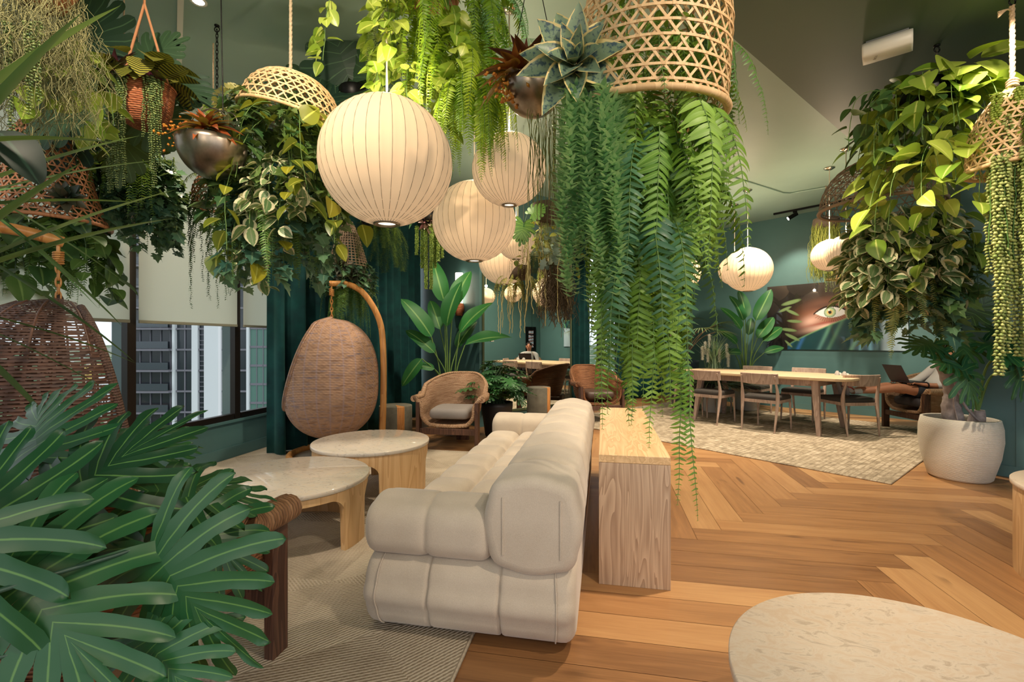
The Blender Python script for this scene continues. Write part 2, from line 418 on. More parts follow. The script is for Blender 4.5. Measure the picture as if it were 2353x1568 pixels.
# glazed wall beside the sofa
XW=-3.72
mb=MB(); box(mb,XW-.3,XW,-2.6,8.2,0,.37); struct('wall_window_side',mb,PAINT)
mb=MB(); box(mb,XW-.3,XW+.022,-2.6,8.2,.37,.392); struct('trim_1',mb,PAINT)
mb=MB(); box(mb,XW,XW+.014,-2.6,8.2,0,.125); struct('baseboard_left',mb,PAINT)
mul=[-1.33,-.20,.92,2.02,3.14,4.26,5.38,6.5,7.6]
n=0
for a,b in zip(mul[:-1],mul[1:]):
    n+=1
    mb=MB(); 
    box(mb,XW-.07,XW-.012,a-.036,a+.036,.392,H); box(mb,XW-.07,XW-.012,a+.05,b-.05,.392,.45); box(mb,XW-.07,XW-.012,a+.05,b-.05,H-.08,H)
    w=struct('window_%d'%n,mb,BRONZE)
    mb=MB(); box(mb,XW-.17,XW-.071,a-.032,a+.032,.40,H); box(mb,XW-.2,XW-.071,a+.045,b-.045,.392,.405); mb.build('mullion_fin',FIN,w,False)
    mb=MB(); box(mb,XW-.215,XW-.205,a+.046,b-.046,.406,H-.08); mb.build('pane',GLASS,w,False)
# the mirrored column block, the recessed far window wall, the dining walls
def PM(s,off=0): return W(.93+.772*s,7.65+.635*s)+BD*off
mb=MB(); obox(mb,PM(-1.78,.012),AD,BD,1.84,2.0,0,H); struct('wall_column',mb,PAINT)
def wallseg(name,p,u,L,z0,z1,m=PAINT,th=.14,side=1):
    mb=MB(); obox(mb,p,u,Vector((-u.y,u.x,0))*side,L,th,z0,z1); return struct(name,mb,m)
FW=lambda s:W(.485+.772*s,8.19+.635*s)
wallseg('wall_far_low',FW(.5),AD,4.6,0,.5)
wallseg('wall_far_top',FW(.5),AD,4.6,3.1,H)
wallseg('wall_far_right',FW(2.25),AD,2.9,.5,3.1)
wallseg('wall_far_left',FW(.5),AD,.5,.5,3.1)
mb=MB()
for s in (1.0,1.62,2.18): obox(mb,FW(s),AD,BD,.07,.1,.5,3.1)
obox(mb,FW(1.0),AD,BD,1.25,.1,.5,.56)
w=struct('window_9',mb,BRONZE); mb=MB(); obox(mb,FW(1.02)+BD*.05,AD,BD,1.2,.01,.56,3.1); mb.build('pane',GLASS,w,False)
DW=lambda t:W(6.03-.635*t,7.17+.772*t)
DWI=DW
wallseg('wall_dining',DW(-1.2),BD,5.8,0,H,side=-1)
mb=MB(); obox(mb,DW(-.95)-AD*.014,BD,AD,5.3,.014,0,.1); struct('baseboard_dining',mb,PAINT)
RW=W(4.2,4.38)
wallseg('wall_right_return',RW+AD*.0,AD,3.4,0,H,side=-1)
NW=W(4.19,4.39)
wallseg('wall_right_front',NW,-BD,4.5,0,H,side=1)
mb=MB(); obox(mb,NW-AD*.012,-BD,AD,4.5,.012,0,.1); struct('baseboard_right',mb,PAINT)
mb=MB(); obox(mb,W(4.42,4.12)-AD*.016,-BD,AD,.05,.016,.1,HS); struct('trim_2',mb,PAINT)

# mirror on the column: two panels
mir=M('mirror_silver'); MIRM=mir.done(mir.n('ShaderNodeBsdfGlossy',Color=(.86,.9,.88,1),Roughness=.0).outputs[0])
t=thing('wall_mirror','tall frameless mirror in two panels on the column behind the plants','mirror',PM(-.86))
def loc(o,par):            # re-express world-built mesh in the thing's frame
    o.data.transform(par.matrix_basis.inverted()); o.parent=par; return o
for a,b in ((-1.71,-.815),(-.809,.03)):
    mb=MB(); obox(mb,PM(a,0),AD,BD,b-a,.01,.2,2.75); loc(mb.build('mirror_panel',MIRM,None,False),t)
mb=MB(); obox(mb,PM(-1.74,-.01),AD,BD,.03,.02,.17,2.78); obox(mb,PM(-1.71,-.01),AD,BD,1.74,.02,.17,.2); obox(mb,PM(.03,-.01),AD,BD,.02,.02,.17,2.78); loc(mb.build('mirror_frame',plain('green_frame',srgb(70,80,52),.5),None,False),t)

# roller blinds
for i,(a,b,ly) in enumerate(((2.0,3.095,'nearest'),(3.17,4.215,'middle'),(4.3,5.36,'far'))):
    t=thing('roller_blind',['cream roller blind over the window with the city view beside the near egg chair','cream roller blind over the window facing the apartment tower','cream roller blind partly hidden by the teal curtain'][i],'blind',(XW+.02,(a+b)/2,H),0,'roller blinds along the glazed wall')
    hw=(b-a)/2
    mb=MB(); box(mb,0,.0016,-hw,hw,-2.08,-.05); mb.build('fabric',BLIND,t,False)
    mb=MB(); box(mb,-.006,.008,-hw,hw,-2.105,-2.08); bevel(mb.build('bottom_bar',plain('blind_bar',srgb(150,150,132),.5),t,False),.003)
    mb=MB(); tube(mb,[(.0,-hw,-.045),(.0,hw,-.045)],.028,12); mb.build('roller',WHITEP,t)

# velvet curtains
def curtain(name,label,pts,h,amp=.055,wl=.17,seed=1):
    p=spline(pts,400); s=np.concatenate([[0],np.cumsum(np.linalg.norm(np.diff(p,axis=0),axis=1))])
    nrm=np.gradient(p,axis=0); nrm=np.stack([-nrm[:,1],nrm[:,0]],1); nrm/=np.linalg.norm(nrm,axis=1,keepdims=True)
    r=np.random.default_rng(seed); 
    ph=2*PI*s/wl+1.3*np.sin(s*3.1+seed)+.8*np.sin(s*7.3)
    Z=np.linspace(0.02,h,14)
    G=np.zeros((len(Z),len(s),3))
    for i,z in enumerate(Z):
        k=amp*(1-.35*z/h)*(1+.25*np.sin(s*5))
        o=k*np.sin(ph+.25*math.sin(z*1.1))+.25*k*np.sin(2*ph+1)
        G[i,:,0]=p[:,0]+nrm[:,0]*o; G[i,:,1]=p[:,1]+nrm[:,1]*o; G[i,:,2]=z
    c=G[0].mean(0)
    t=thing(name,label,'curtain',(c[0],c[1],0))
    mb=MB(); grid(mb,G-np.array([c[0],c[1],0])); solid(mb.build('drape',VELVET,t),.004)
    mb=MB(); q=p-np.array([[c[0],c[1]]]); tube(mb,[(a[0],a[1],h+.02) for a in q[::20]],.016,8); mb.build('track',DARKM,t)
C1=W(-2.40,4.95); C2=W(-1.52,7.75)
curtain('curtain','dark teal velvet curtain in deep folds behind the hanging egg chair',[(C1.x-.12,C1.y-.08),(C1.x,C1.y+.1),(-3.12,5.4),(-2.95,6.2),(C2.x,C2.y)],3.38,.075,.225,1)
f=lambda s:(FW(s)-BD*.12)
a,b=f(.55),f(1.1); curtain('curtain','narrow dark teal curtain left of the far window beside the mirror',[(a.x,a.y),((a.x+b.x)/2,(a.y+b.y)/2),(b.x,b.y)],3.38,.05,.14,4)
a,b=f(2.0),f(3.75); curtain('curtain','dark teal curtain in the far corner behind the tall navy planter',[(a.x,a.y),((a.x+b.x)/2,(a.y+b.y)/2),(b.x,b.y)],3.38,.05,.15,6)

# ---------------------------------------------------------------- outside
GR=M('distant_city_ground'); v=GR.obj()
big=GR.noise(v,.0016,4,.6); tr=GR.noise(v,.05,4,.7)
vo=GR.n('ShaderNodeTexVoronoi',{'distance':'CHEBYCHEV'},Vector=v,Scale=.022,Randomness=.9); cs=GR.n('ShaderNodeSeparateColor',i0=vo.outputs['Color'])
green=GR.ramp(tr,[(.35,srgb(58,82,56)),(.6,srgb(98,120,88)),(.75,srgb(124,138,112))])
roof=GR.ramp(cs.outputs[1],[(.0,srgb(196,200,198)),(.4,srgb(168,160,150)),(.7,srgb(222,220,212)),(.9,srgb(190,150,128))])
isb=GR.math('MULTIPLY',GR.math('GREATER_THAN',GR.math('ADD',cs.outputs[0],GR.math('MULTIPLY',GR.math('SUBTRACT',big,.5),1.6)),.68),GR.math('LESS_THAN',vo.outputs['Distance'],.36))
GRM=GR.done(GR.pr(GR.mix(isb,green,roof),.95,0,.05))
mb=MB(); grid(mb,[[(-9000,-3000,-75),(-9000,9000,-75)],[(300,-3000,-75),(300,9000,-75)]]); struct('ground_city',mb,GRM)
CW=plain('white_render',srgb(226,230,232),.7); CY=plain('yellow_render',srgb(222,190,104),.7); CP=plain('terracotta_render',srgb(214,170,130),.7); CG=plain('grey_roof',srgb(176,180,176),.8)
DKW=plain('dark_apartment_glass',srgb(40,46,52),.15,0,.6); SLAB=plain('slab_grey',srgb(120,118,126),.6); RAIL=plain('balcony_glass',srgb(66,74,80),.12,0,.6); PIER=plain('white_pier',srgb(222,226,228),.6); GRNW=plain('green_curtain_wall',srgb(92,128,116),.3)
# apartment tower opposite
TD=70.0; mpp=TD/FPX
def tx(px): return (px-1176.5)*mpp
tw=thing('apartment_tower','grey glass apartment tower with white piers outside the window','building',W(tx(470),TD,-75),YAW)
def tb(mb,p0,p1,d0,d1,y0,y1):   # photo columns -> tower front, metres in tower frame
    box(mb,tx(p0)-tx(470),tx(p1)-tx(470),d0,d1,75+EYE-(y1-784)*mpp,75+EYE-(y0-784)*mpp)
mb=MB(); tb(mb,296,720,.35,18,300,1900); mb.build('body',DKW,tw,False)
mb=MB()
for k in range(-6,14):
    y=802+k*48; tb(mb,296,397,-.9,.4,y,y+4.5); tb(mb,403,568,.05,.4,y,y+4)
mb.build('floor_slab',SLAB,tw,False)
mb=MB()
for k in range(-6,14):
    y=802+k*48; tb(mb,297,396,-.95,-.9,y-17,y-1)
mb.build('balcony_railing',RAIL,tw,False)
mb=MB()
for k in range(-6,14):
    y=802+k*48
    for x in (318,342,366,388): tb(mb,x,x+1.6,.2,.4,y-44,y)
    for x in (421,): tb(mb,x,x+2.5,.2,.4,y-44,y)
    for q in (10,20,33): tb(mb,456,470,.2,.4,y-q,y-q+1.5)
    for q in (14,30): tb(mb,511,519,.2,.4,y-q,y-q+1.5)
mb.build('window_mullion',SLAB,tw,False)
for (a,b,d) in ((397,403,-.2),(441,455,-.1),(470,509,-.15),(567,573,-.15),(617,660,-.2)):
    mb=MB(); tb(mb,a,b,d,.5,300,1900); mb.build('pier',PIER,tw,False)
mb=MB(); tb(mb,574,616,.2,.5,300,1900); mb.build('curtain_wall',GRNW,tw,False)
mb=MB()
for k in range(-6,14): tb(mb,574,616,.1,.2,795+k*43,800+k*43)
for x in (588,603): tb(mb,x,x+1.5,.1,.2,300,1900)
mb.build('wall_grid',SLAB,tw,False)
# lower town
def block(name,label,px,py,d,wpx,hpx,dep,m,grp=None):
    b=at(px,py,d); w=wpx*d/FPX; h=hpx*d/FPX
    t=thing(name,label,'building',b,YAW,grp)
    mb=MB(); box(mb,-w/2,w/2,0,dep,-20,h); box(mb,-w*.2,w*.25,dep*.2,dep*.7,h,h*1.12); mb.build('wall',m,t,False)
    mb=MB()
    n=max(2,int(hpx/7)); c=max(3,int(wpx/6))
    for i in range(n):
        for j in range(c):
            x=-w/2+w*(j+.3)/c; z=h*(i+.3)/n
            box(mb,x,x+w*.35/c,-.4,.05,z,z+h*.4/n)
    mb.build('window',DKW,t,False)
block('apartment_block','yellow apartment block seen small through the left window pane',206,862,700,34,21,20,CY)
block('apartment_block','terracotta and cream apartment block beside the yellow one outside',238,862,690,34,18,20,CP)
block('apartment_block','white mid rise block with dark window rows far below outside',226,935,380,58,60,20,CW)
block('apartment_block','white tower slab at the right behind the white mid rise block outside',262,915,440,24,50,20,CW)
block('warehouse','low cream building with flat roof at the bottom of the city view',250,1006,300,50,36,24,plain('cream_render',srgb(212,204,184),.7))
rs=np.random.default_rng(3)
first=None
for i in range(26):
    px=rs.uniform(165,300); py=rs.uniform(793,835); d=76.2*FPX/(py-784)
    w=rs.uniform(4,12)*d/FPX; h=rs.uniform(2,5)*d/FPX
    if first is None:
        mb=MB(); box(mb,-.5,.5,-.5,.5,-.2,1); first=mb.build('house',CG,None,False); o=first
    else:
        o=first.copy(); COL.objects.link(o)
    o.location=at(px,py,d); o.scale=(w,w,h); o.rotation_euler=(0,0,rs.uniform(0,1))
    tag(o,'tiny pale building far out in the hazy city below the horizon','building','distant city buildings')
TREEG=plain('tree_green',srgb(64,92,54),.9,noise=.4,nscale=.3)
for i,(px,py,d,r) in enumerate(((250,868,640,22),(215,958,330,9),(248,962,330,14),(232,975,300,9),(180,850,760,20))):
    b=at(px,py,d); r=r*1.0*d/FPX*1.0
    o=bpy.data.objects.new('tree',None)
    mb=MB(); P=[]
    th=np.linspace(0,PI,9); ph=np.linspace(0,2*PI,14,endpoint=False)
    G=np.array([[(math.sin(a)*math.cos(c)*(1+.25*math.sin(5*c+3*a+i)),math.sin(a)*math.sin(c)*(1+.2*math.cos(4*c+i)),math.cos(a)*.6*(1+.2*math.sin(7*c+2*a))) for c in ph] for a in th])*r
    grid(mb,G,cv=True); o=mb.build('tree',TREEG); o.location=b
    tag(o,'round green tree among the city buildings outside the left pane','tree','trees in the city view')
# ---------------------------------------------------------------- rugs
def jute_rug():
    mb=MB(); x0,x1,y0,y1=-3.69,-.52,1.42,4.86
    # braided bands laid in big lozenges: every cell carries its own braid direction
    nx,ny=4,5; cw=(x1-x0)/nx; ch=(y1-y0)/ny
    for i in range(nx):
        for j in range(ny):
            ax,ay=x0+i*cw,y0+j*ch; r=rng.random(); cx,cy=ax+cw/2,ay+ch/2
            cor=[(ax,ay),(ax+cw,ay),(ax+cw,ay+ch),(ax,ay+ch)]
            for k in range(4):
                a=cor[k]; b=cor[(k+1)%4]; ang=math.radians((28 if (i+j+k)%2 else -38)+ (90 if k%2 else 0)*((i+j)%2)); c,s=math.cos(ang),math.sin(ang)
                P=[(a[0],a[1],.012),(b[0],b[1],.012),(cx,cy,.012)]
                mb.add(P,np.array([[0,1,2]]),[(p[0]*c+p[1]*s,-p[0]*s+p[1]*c,(r*.4+.15*k)) for p in P])
    for (a,b) in (((x0,y0),(x1,y0)),((x1,y0),(x1,y1)),((x1,y1),(x0,y1)),((x0,y1),(x0,y0))):
        pts=[(a[0]+(b[0]-a[0])*t,a[1]+(b[1]-a[1])*t,.008) for t in np.linspace(0,1,60)]; tube(mb,pts,.008,6,False,rnd=.3)
    o=mb.build('rug',JUTE,None,False); return tag(o,'large braided jute rug in chevron patches under the coffee tables','rug')
jute_rug()
c=W(3.16,3.915); mb=MB(); 
t=bpy.data.objects.new('x',None)
me=MB(); box(me,0,3.55,0,4.12,0.001,.011); o=me.build('rug',RUGM,None,False); o.location=c; o.rotation_euler=(0,0,math.atan2(AD.y,AD.x)); bevel(o,.004,1)
tag(o,'faded beige patterned rug under the long dining table','rug')

# ---------------------------------------------------------------- sofa
t=thing('sofa','long low oatmeal sofa of deep tufted blocks seen from its end','sofa',(-.53,3.025,0))
mb=MB(); puff(mb,-.43,[.28,.29,.29],rrect(2.55,.30,.10,6,.022),cz=.182,depth=.018,endr=.05,per=28,p=40); mb.build('base',SOFAM,t)
mb=MB(); 
for x in (-.36,.36):
    for y in (-1.1,1.1): lathe(mb,[(0,0),(.03,0),(.03,.05),(0,.05)],14,(x,y,.0))
mb.build('foot',DARKM,t)
for y in (-1.125,1.125):
    mb=MB(); puff(mb,-.43,[.265,.265],rrect(.30,.215,.08,6,.018),cz=.432,cy=y,depth=.085,endr=.05,per=20,p=9); mb.build('arm',SOFAM,t)
mb=MB(); puff(mb,-1.275,[.31875]*8,rrect(.345,.345,.07,6,.02),cz=.495,cy=0,depth=.085,endr=.04,per=18,p=7)
for v in mb.V: v[:,[0,1]]=np.stack([-v[:,1]+.265,v[:,0]],1)
mb.build('backrest',SOFAM,t)
def seat_grid(cols,rows,x0,x1,y0,y1,zt,zb):
    mb=MB(); n=18; xs=[];sx=[];ys=[];sy=[]
    for i in range(cols):
        for k in range(n+(i==cols-1)):
            q=-1+2*k/n; q=math.copysign(abs(q)**.6,q); xs.append(x0+(x1-x0)*(i+(q+1)/2)/cols); sx.append(q)
    for j in range(rows):
        for k in range(n+(j==rows-1)):
            q=-1+2*k/n; q=math.copysign(abs(q)**.6,q); ys.append(y0+(y1-y0)*(j+(q+1)/2)/rows); sy.append(q)
    sx=np.array(sx);sy=np.array(sy)
    pil=(1-np.abs(sx)[None,:]**7)*(1-np.abs(sy)[:,None]**7); z=zt-.05*(1-pil)-.02*(np.abs(sx)[None,:]**2+np.abs(sy)[:,None]**2)/2
    X,Y=np.meshgrid(xs,ys); grid(mb,np.stack([X,Y,z],-1).transpose(1,0,2)[::-1])
    bx=[(x0,y0),(x1,y0),(x1,y1),(x0,y1)]
    mb.add([(a,b,zb) for a,b in bx]+[(a,b,zt-.05) for a,b in bx],np.array([[0,1,5,4],[1,2,6,5],[2,3,7,6],[3,0,4,7],[0,3,2,1]])); return mb
mb=seat_grid(2,7,-.43,.09,-.985,.985,.435,.32); 
for v in mb.V: pass
mb.build('seat_cushion',SOFAM,t)
# seams and folded corners on the near end
mb=MB()
def seam(P): tube(mb,spline(P,24),.0035,5,False)
def base_face(z):       # the rounded near face of the base
    c=.232 if z>.232 else (.132 if z<.132 else z); return -1.1775-math.sqrt(max(0,.0104-(z-c)**2))-(.020*math.sin(PI*(z-.132)/.1) if .132<z<.232 else 0)
for x in (-.362,.362): seam([(x-math.copysign(.012*((z-.18)/.15)**2,x),base_face(z),z) for z in np.linspace(.045,.325,15)])
for x in (.155,.375): seam([(x,-1.2765,z) for z in np.linspace(.385,.605,8)])
mb.build('piping',SOFAM,t)

# ---------------------------------------------------------------- console
t=thing('console_table','light oak waterfall console standing along the back of the sofa','console table',(.15,3.2,0))
mb=MB(); box(mb,-.17,.17,-.84,.84,.602,.64); bevel(mb.build('top',OAKGT,t,False),.002)
for y in (-.84,.802): 
    mb=MB(); box(mb,-.17,.17,y,y+.038,.0,.601); bevel(mb.build('side_panel',OAKG,t,False),.002)
mb=MB(); box(mb,-.168,-.15,-.8,.8,.12,.6); mb.build('back_panel',OAKG,t,False)

# ---------------------------------------------------------------- round tables
def round_table(label,loc_,R,h,gaps,top=MARBLE,wood=OAK,hA=.27,group=None):
    t=thing('coffee_table',label,'table',loc_,0,group)
    mb=MB(); lathe(mb,[(0,h),(R-.004,h),(R,h-.004),(R,h-.024),(R-.003,h-.027),(0,h-.027)],96); mb.build('table_top',top,t)
    N=360
    Ri,Ro,ht=R-.045,R-.012,h-.027
    cols=[]
    for k in range(N+1):
        a=360*k/N; z=0
        for g,w in gaps:
            d=(a-g+180)%360-180
            if abs(d)<w:
                e=max(0,1-abs(d)/w)*w*PI/180*R      # distance from the edge of the opening
                rr=.10; z=hA if e>rr else hA-rr+math.sqrt(max(0,rr*rr-(rr-e)**2))
        cols.append((math.radians(a),z))
    G=np.array([[(r*math.cos(a),r*math.sin(a),zz) for r,zz in ((Ro,z),(Ro,ht),(Ri,ht),(Ri,z))] for a,z in cols])
    mb=MB(); grid(mb,G,cv=True); mb.build('base',wood,t,False)
    return t
round_table('round coffee table with pale marble top closest to the window, in front of the other',(-1.87,2.55,0),.465,.385,[(-50,35),(45,34),(152,34)],MARBLE2,hA=.315)
round_table('round coffee table with grey marble top standing behind the nearer one',(-1.82,3.485,0),.455,.405,[(-93,38),(38,34),(152,34)],MARBLE2,hA=.31)
round_table('round coffee table with cream veined marble top cropped by the bottom right corner',(.765,1.21,0),.455,.40,[(-30,36),(90,36),(210,36)],MARBLE)
round_table('oak round table at the right edge of which only a sliver shows',(2.53,2.72,0),.47,.475,[(110,36),(230,36),(350,36)],MARBLE)
# stumps
CONC=plain('rough_concrete',srgb(112,110,96),.85,noise=.25,nscale=9,bump=.4)
INLAY=woodmat('amber_wood',srgb(168,104,50),srgb(206,146,82),'z',2,.5,.8)
def stump(label,loc_,R,h,rz):
    t=thing('stump_table',label,'side table',loc_,rz,'concrete and wood stump tables')
    mb=MB(); lathe(mb,[(0,h),(R-.006,h),(R,h-.008),(R,.006),(R-.006,0),(0,0)],40,ang=(math.radians(13),math.radians(347)))
    mb.build('concrete_body',CONC,t)
    mb=MB(); lathe(mb,[(0,h+.001),(R-.006,h+.001),(R+.002,h-.008),(R+.002,.006),(R-.006,0),(0,0)],14,ang=(math.radians(-13),math.radians(13)))
    mb.build('wood_inlay',INLAY,t)
    return t
p=at(909,1000,5.5); stump('concrete stump side table left of the near wicker armchair',(p.x,p.y,0),.19,.45,math.radians(-47))
p=at(1238,1000,6.55); stump('concrete stump side table between the potted philodendron and the brown armchair',(p.x,p.y,0),.165,.56,math.radians(-25))

# ---------------------------------------------------------------- wicker armchairs
def armchair(label,loc_,rz,wick=WICK,rope=WICKR,cush=SEATG,frame=WALNUT,arm_r=.03):
    t=thing('wicker_armchair',label,'armchair',loc_,rz)
    R=.292
    nphi,nt=61,16
    phis=np.linspace(-1,1,nphi)
    def plan(p):
        if abs(p)<=.5: a=p/.5*PI/2; return np.array([R*math.sin(a)*1.0,.30*math.cos(a)])
        k=(abs(p)-.5)/.5; return np.array([math.copysign(R,p),-.33*k])
    def Ht(p):
        q=min(1,max(0,(.66-abs(p))/.52)); return .575+.235*math.sin(q*PI/2)**.9
    def P(p,tt):
        pl=plan(p); h=Ht(p)
        s=.70+.30*(1-(1-min(tt/.5,1))**2.4)
        z=.285+(h-.285)*tt**1.0
        b=max(0,math.cos(min(1,abs(p)/.5)*PI/2))
        lean=.13*b*tt**1.5; out=(.02+.05*(1-b))*max(0,(tt-.55)/.45)**2
        tp=1-.26*b*tt**2.2
        return (pl[0]*s*tp+math.copysign(out,pl[0])*(0 if abs(pl[0])<1e-6 else 1), pl[1]*(.8+.2*s)+lean, z)
    G=np.array([[P(p,tt) for tt in np.linspace(0,1,nt)] for p in phis])
    uu=(phis*1.05)[:,None]+0*G[:,:,0]; 
    vv=np.concatenate([np.zeros((nphi,1)),np.cumsum(np.linalg.norm(np.diff(G,axis=1),axis=2),axis=1)],1)
    mb=MB(); grid(mb,G,np.stack([uu,vv,0*uu],-1))
    B=np.array([[(g[0,0]*k,g[0,1],g[0,2]-.012*(1-k*k)) for k in np.linspace(1,0,8)] for g in G])
    vb=np.linspace(0,.24,8)[None,:]+0*B[:,:,0]
    grid(mb,B[:,::-1],np.stack([B[:,::-1,1],B[:,::-1,0],0*vb],-1))
    solid(mb.build('wicker_shell',wick,t),.016)
    top=[tuple(g[-1]) for g in G]; 
    front_l=[tuple(x) for x in G[0][::-1]]; front_r=[tuple(x) for x in G[-1]]
    bot=[(x,G[0][0][1],G[0][0][2]-.014*(1-(x/G[0][0][0])**2)) for x in np.linspace(G[0][0][0],G[-1][0][0],10)]
    mb=MB(); loop=front_r[1:-1][::-1]
    path=top+front_r[::-1][1:]+bot[::-1][1:]+front_l[::-1][1:-1]
    path=np.array(path); n1=len(top); rad=np.full(len(path),.022)
    for i,p in enumerate(phis): rad[i]=.016+(arm_r-.016)*min(1,max(0,(abs(p)-.4)/.2))
    tube(mb,path,rad,10,closed=True); mb.build('braided_edge',rope,t)
    for s in (-1,1):      # rolled arm fronts
        mb=MB(); q=[P(s*k,1.0) for k in np.linspace(.62,1.0,8)]; q=[(x+s*.02,y,z-.006) for x,y,z in q]; tube(mb,q,arm_r+.006,12); mb.build('rolled_arm',rope,t)
    mb=MB(); puff(mb,-.222,[.444],rrect(.50,.115,.052,6,.012),cz=.40,cy=-.06,depth=0,endr=.05); mb.build('seat_cushion',cush,t)
    for s in (-1,1):
        mb=MB(); x=s*.328; box(mb,x-.02,x+.02,-.36,-.275,0,.535); bevel(mb.build('leg',frame,t,False),.004)
    mb=MB(); box(mb,-.308,.308,-.345,-.305,.185,.25); bevel(mb.build('front_rail',frame,t,False),.004)
    mb=MB(); box(mb,-.03,.03,-.30,.30,.20,.248); mb.build('centre_beam',frame,t,False)
    mb=MB(); box(mb,-.075,.075,.30,.345,0,.30); bevel(mb.build('leg',frame,t,False),.004)
    return t
armchair('beige wicker armchair with grey cushion facing us beyond the coffee tables',(-1.665,5.19,0),math.radians(2))
armchair('brown wicker armchair with dark leather cushion beside the wall mirror',W(1.24,7.2),heading(wdir(.25,-1)),WICKB,WICKB,SEATB)
armchair('brown wicker armchair seen from behind among the big foreground leaves',(-1.55,1.27,0),PI,WICKB,wicker('braided_brown_wicker',srgb(112,78,50),srgb(140,102,70),srgb(158,120,86),70,22,swap=True),SEATB,arm_r=.042)
mc=W(5.52,6.22); MANDIR=wdir(-1,.02)
armchair('wicker armchair by the right wall with a man reclining in it',mc,heading(MANDIR),WICK,WICKR,plain('dark_cushion',srgb(52,48,52),.7))

BASKD=wicker('dark_wrapped_cane',srgb(70,52,44),srgb(92,68,56),srgb(80,64,60),70,20,swap=True)
# ---------------------------------------------------------------- hanging egg chairs
def chain_links(mb,a,b,r=.011,w=.0035):
    a=np.array(a,float); b=np.array(b,float); L=np.linalg.norm(b-a); d=(b-a)/L
    s=r*2.6; n=max(2,int(L/s)); x=np.array([1,0,0]) if abs(d[0])<.9 else np.array([0,1,0]); x=x-d*np.dot(x,d); x/=np.linalg.norm(x); y=np.cross(d,x)
    for i in range(n):
        c=a+d*L*(i+.5)/n; q=x if i%2 else y
        th=np.linspace(0,2*PI,12,endpoint=False)
        P=[c+d*(s*.72*math.sin(t))+q*(r*.75*math.cos(t)) for t in th]; tube(mb,P,w,5,closed=True)
def egg_chair(label,loc_,rz,weave,pole_pts,cut=lambda s:.07+.45*(1-s)**.75):
    t=thing('hanging_egg_chair',label,'hanging chair',loc_,rz)
    S=np.linspace(0.0,1,44); nth=72; Rm=.47
    G=[];A=[]; rims=[]; arc=0; prev=None
    for s in S:
        z=.19+1.25*s; r=Rm*max(0,1-abs((s-.46)/(.54 if s>.46 else .46))**2.5)**(1/2.1)+.002
        xo=cut(s)
        if r>xo: beta=math.acos(xo/r)
        else: beta=0
        if prev is not None: arc+=math.hypot(z-prev[0],r-prev[1])
        prev=(z,r)
        th=np.linspace(beta,2*PI-beta,nth)
        row=[(r*math.sin(q),-r*math.cos(q),z) for q in th]; G.append(row); A.append([(q*Rm*.9,arc,0) for q in th]); rims.append((row[0],row[-1],beta))
    mb=MB(); grid(mb,np.array(G),np.array(A)); 
    o=mb.build('woven_shell',weave,t)
    L=[a for a,b,c in rims if c>0.02]; Rr=[b for a,b,c in rims if c>.02]
    path=[rims[-1][0]]+L[::-1]+[((L[0][0]+Rr[0][0])/2,(L[0][1]+Rr[0][1])/2-.004,L[0][2]-.004)]+Rr
    pp=spline(np.array(path)[::2],90)
    mb=MB(); tube(mb,pp,.02,8,closed=False); mb.build('shell_rim',weave if weave is not EGGD else BASKD,t)
    if weave is EGGD:
        mb=MB()
        for q in np.linspace(.9,2*PI-.9,9):
            c=[]
            for i,s in enumerate(S):
                r=math.hypot(G[i][0][0],G[i][0][1]); c.append((r*.985*math.sin(q),-r*.985*math.cos(q),.19+1.25*s))
            c=[k for i,k in enumerate(c) if rims[i][2]<min(q,2*PI-q)]
            if len(c)>6: tube(mb,c[1:-1],.007,5)
        mb.build('frame_rib',WALNUT,t)
    mb=MB(); puff(mb,-.27,[.54],rrect(.5,.1,.045,5,.01),cz=.40,cy=.02,depth=0,endr=.05); mb.build('seat_cushion',SEATG,t)
    P=spline(pole_pts,60); mb=MB(); tube(mb,P,np.linspace(.034,.03,60),14)
    th=np.linspace(0,2*PI,48,endpoint=False); tube(mb,[(.5*math.cos(a),.10+.5*math.sin(a),.034) for a in th],.032,10,closed=True)
    mb.build('stand',RATTANP,t)
    e=P[-1]; mb=MB(); chain_links(mb,(0,0,1.43),(0,0,e[2]-.13),.015,.0052); mb.build('chain',RATTANP,t)
    mb=MB(); th=np.linspace(0,2*PI*6,90); tube(mb,[(.021*math.cos(a),.021*math.sin(a),e[2]-.13+.075*i/90) for i,a in enumerate(th)],.006,6)
    tube(mb,[(0,0,e[2]-.06),(0,0,e[2]-.01)],.009,8); mb.build('spring',RATTANP,t)
    return t
POLE=[(0,.50,.03),(0,.52,.5),(0,.52,1.1),(0,.48,1.42),(0,.34,1.68),(0,.18,1.79),(0,-.02,1.80)]
p=at(134,900,2.62); egg_chair('dark rattan hanging egg chair at the left edge with light showing through its weave',(p.x,p.y,0),heading(wdir(.58,.82)),EGGD,[(0,.6,.03),(0,.66,.5),(0,.68,1.1),(0,.62,1.5),(0,.42,1.76),(0,.2,1.79),(0,-.02,1.755)],lambda s:.035+.25*(1-s)+.35*max(0,.3-s))
p=at(762,900,4.9); egg_chair('brown rattan hanging egg chair in front of the teal curtain',(p.x,p.y,0),heading(wdir(-.98,-.2)),EGGM,POLE)

